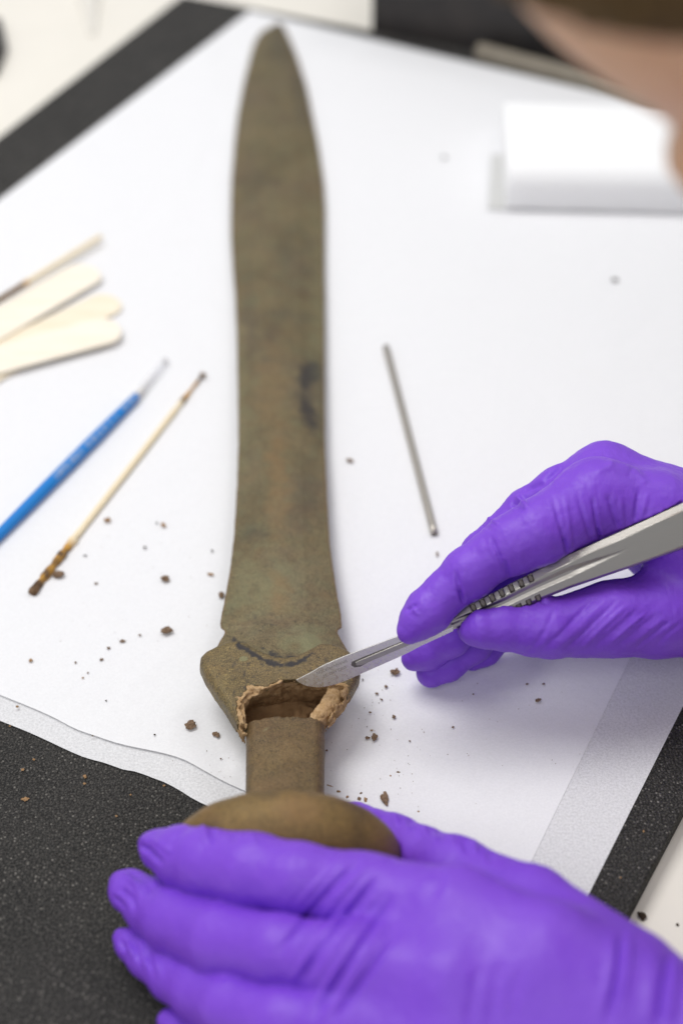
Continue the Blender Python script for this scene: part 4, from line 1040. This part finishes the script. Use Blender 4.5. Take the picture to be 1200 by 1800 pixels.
def crumb(i, x, y, l, w, rot, mk, label, z0, group="soil crumbs scattered round the sword", shared="tiny loose crumb of soil on the white tissue paper"):
    k = pxcm(x, y, z0); c = P(x, y, z0); label = label or own.get((x, y))
    sx = 0.40 * l / k; sy = 0.39 * w / k / (0.68 if w > 5 else 0.8); sz = 0.20 * min(l, w * 1.3) / k
    V, F = lump((0, 0, 0), sx, sy, sz, rot, i * 3 + 2, 3 if l > 10 else 2)
    if label is None and mk_region and shared.startswith("tiny loose"):
        if y < 850: shared = "faint dark speck far back on the white tissue right of the blade"; group = "specks far right of the blade"
        elif x < 420 and y < 1100: shared = "tiny crumb on the tissue between the soiled skewer and the sword blade"; group = "tiny crumbs between skewer and blade"
        elif x < 420: shared = "tiny crumb on the tissue to the left of the broken guard"; group = "tiny crumbs left of the guard"
        elif x > 780: shared = "tiny crumb in or beside the shadow of the hand with the scalpel"; group = "tiny crumbs by the right hand's shadow"
        elif y > 1350: shared = "tiny crumb on the tissue right of the grip, close to the pommel"; group = "tiny crumbs near the pommel"
        else: shared = "tiny crumb on the tissue just right of the broken guard"; group = "tiny crumbs right of the guard"
    o = mesh_obj("soil_crumb", V + c, F, mats[mk], origin=c.tolist(), smooth=l < 11)
    return tag(o, label or shared, "crumb", group)
for i, (x, y, l, w, rot, mk, lab) in enumerate(crumbs): crumb(i, x, y, l, w, rot, mk, lab, 0.085 if y < 1350 else 0.04)
for i, (x, y, l, w, rot, mk) in enumerate([(60, 1336, 6, 5, 0, 't'), (41, 1354, 6, 5, 0, 't'), (150, 1366, 8, 6, 0, 't'), (149, 1378, 7, 4, 0, 't'), (46, 1406, 14, 7, 0.3, 't'), (230, 1398, 5, 4, 0, 't'), (289, 1382, 7, 4, 0, 't'), (205, 1435, 5, 4, 0, 't'), (18, 1277, 6, 4, 0, 't'), (1130, 1462, 5, 5, 0, 't'), (1090, 1543, 4, 4, 0, 't')]):
    lab = "largest tan soil crumb on the black mat at the lower left" if l == 14 else None
    crumb(70 + i, x, y, l, w, rot, mk, lab, MZ, "tan crumbs on the black mat", "tiny tan crumb of soil on the black foam mat")
for i, (x, y, l, w, lab) in enumerate([(1127, 1611, 16, 13, "triangular dark crumb on the cream table beside the mat"), (1190, 1626, 7, 5, "smallest dark crumb on the cream table at the right edge"), (1119, 1577, 9, 7, "dark crumb on the table right against the mat's edge")]):
    crumb(90 + i, x, y, l, w, 0.4, 'd', lab, TZ + 0.003, "dark crumbs on the cream table")
# dust too fine to count
VV, FF = [], []
for i in range(150):
    cx, cy, s = [(670, 1330, 70), (250, 1050, 100), (640, 1250, 45), (420, 1350, 40), (850, 1250, 110)][i % 5]
    x, y = rng.normal(cx, s), rng.normal(cy, s * 0.8)
    if y > 1430 or x < 5: continue
    v, f = lump(P(x, y, 0.07), *(rng.uniform(0.006, 0.02, 2)), 0.008, rng.uniform(0, 6), i, 1)
    b = sum(len(a) for a in VV); VV.append(v); FF += [[k + b for k in q] for q in f]
dust = mesh_obj("soil_dust", np.concatenate(VV), FF, M_soil, origin=(0, 40, 0)); dust["kind"] = "stuff"; tag(dust, "fine brown dust sprinkled over the white paper", "dust")
for o in list(bpy.data.objects):
    if "o" in o: del o["o"]
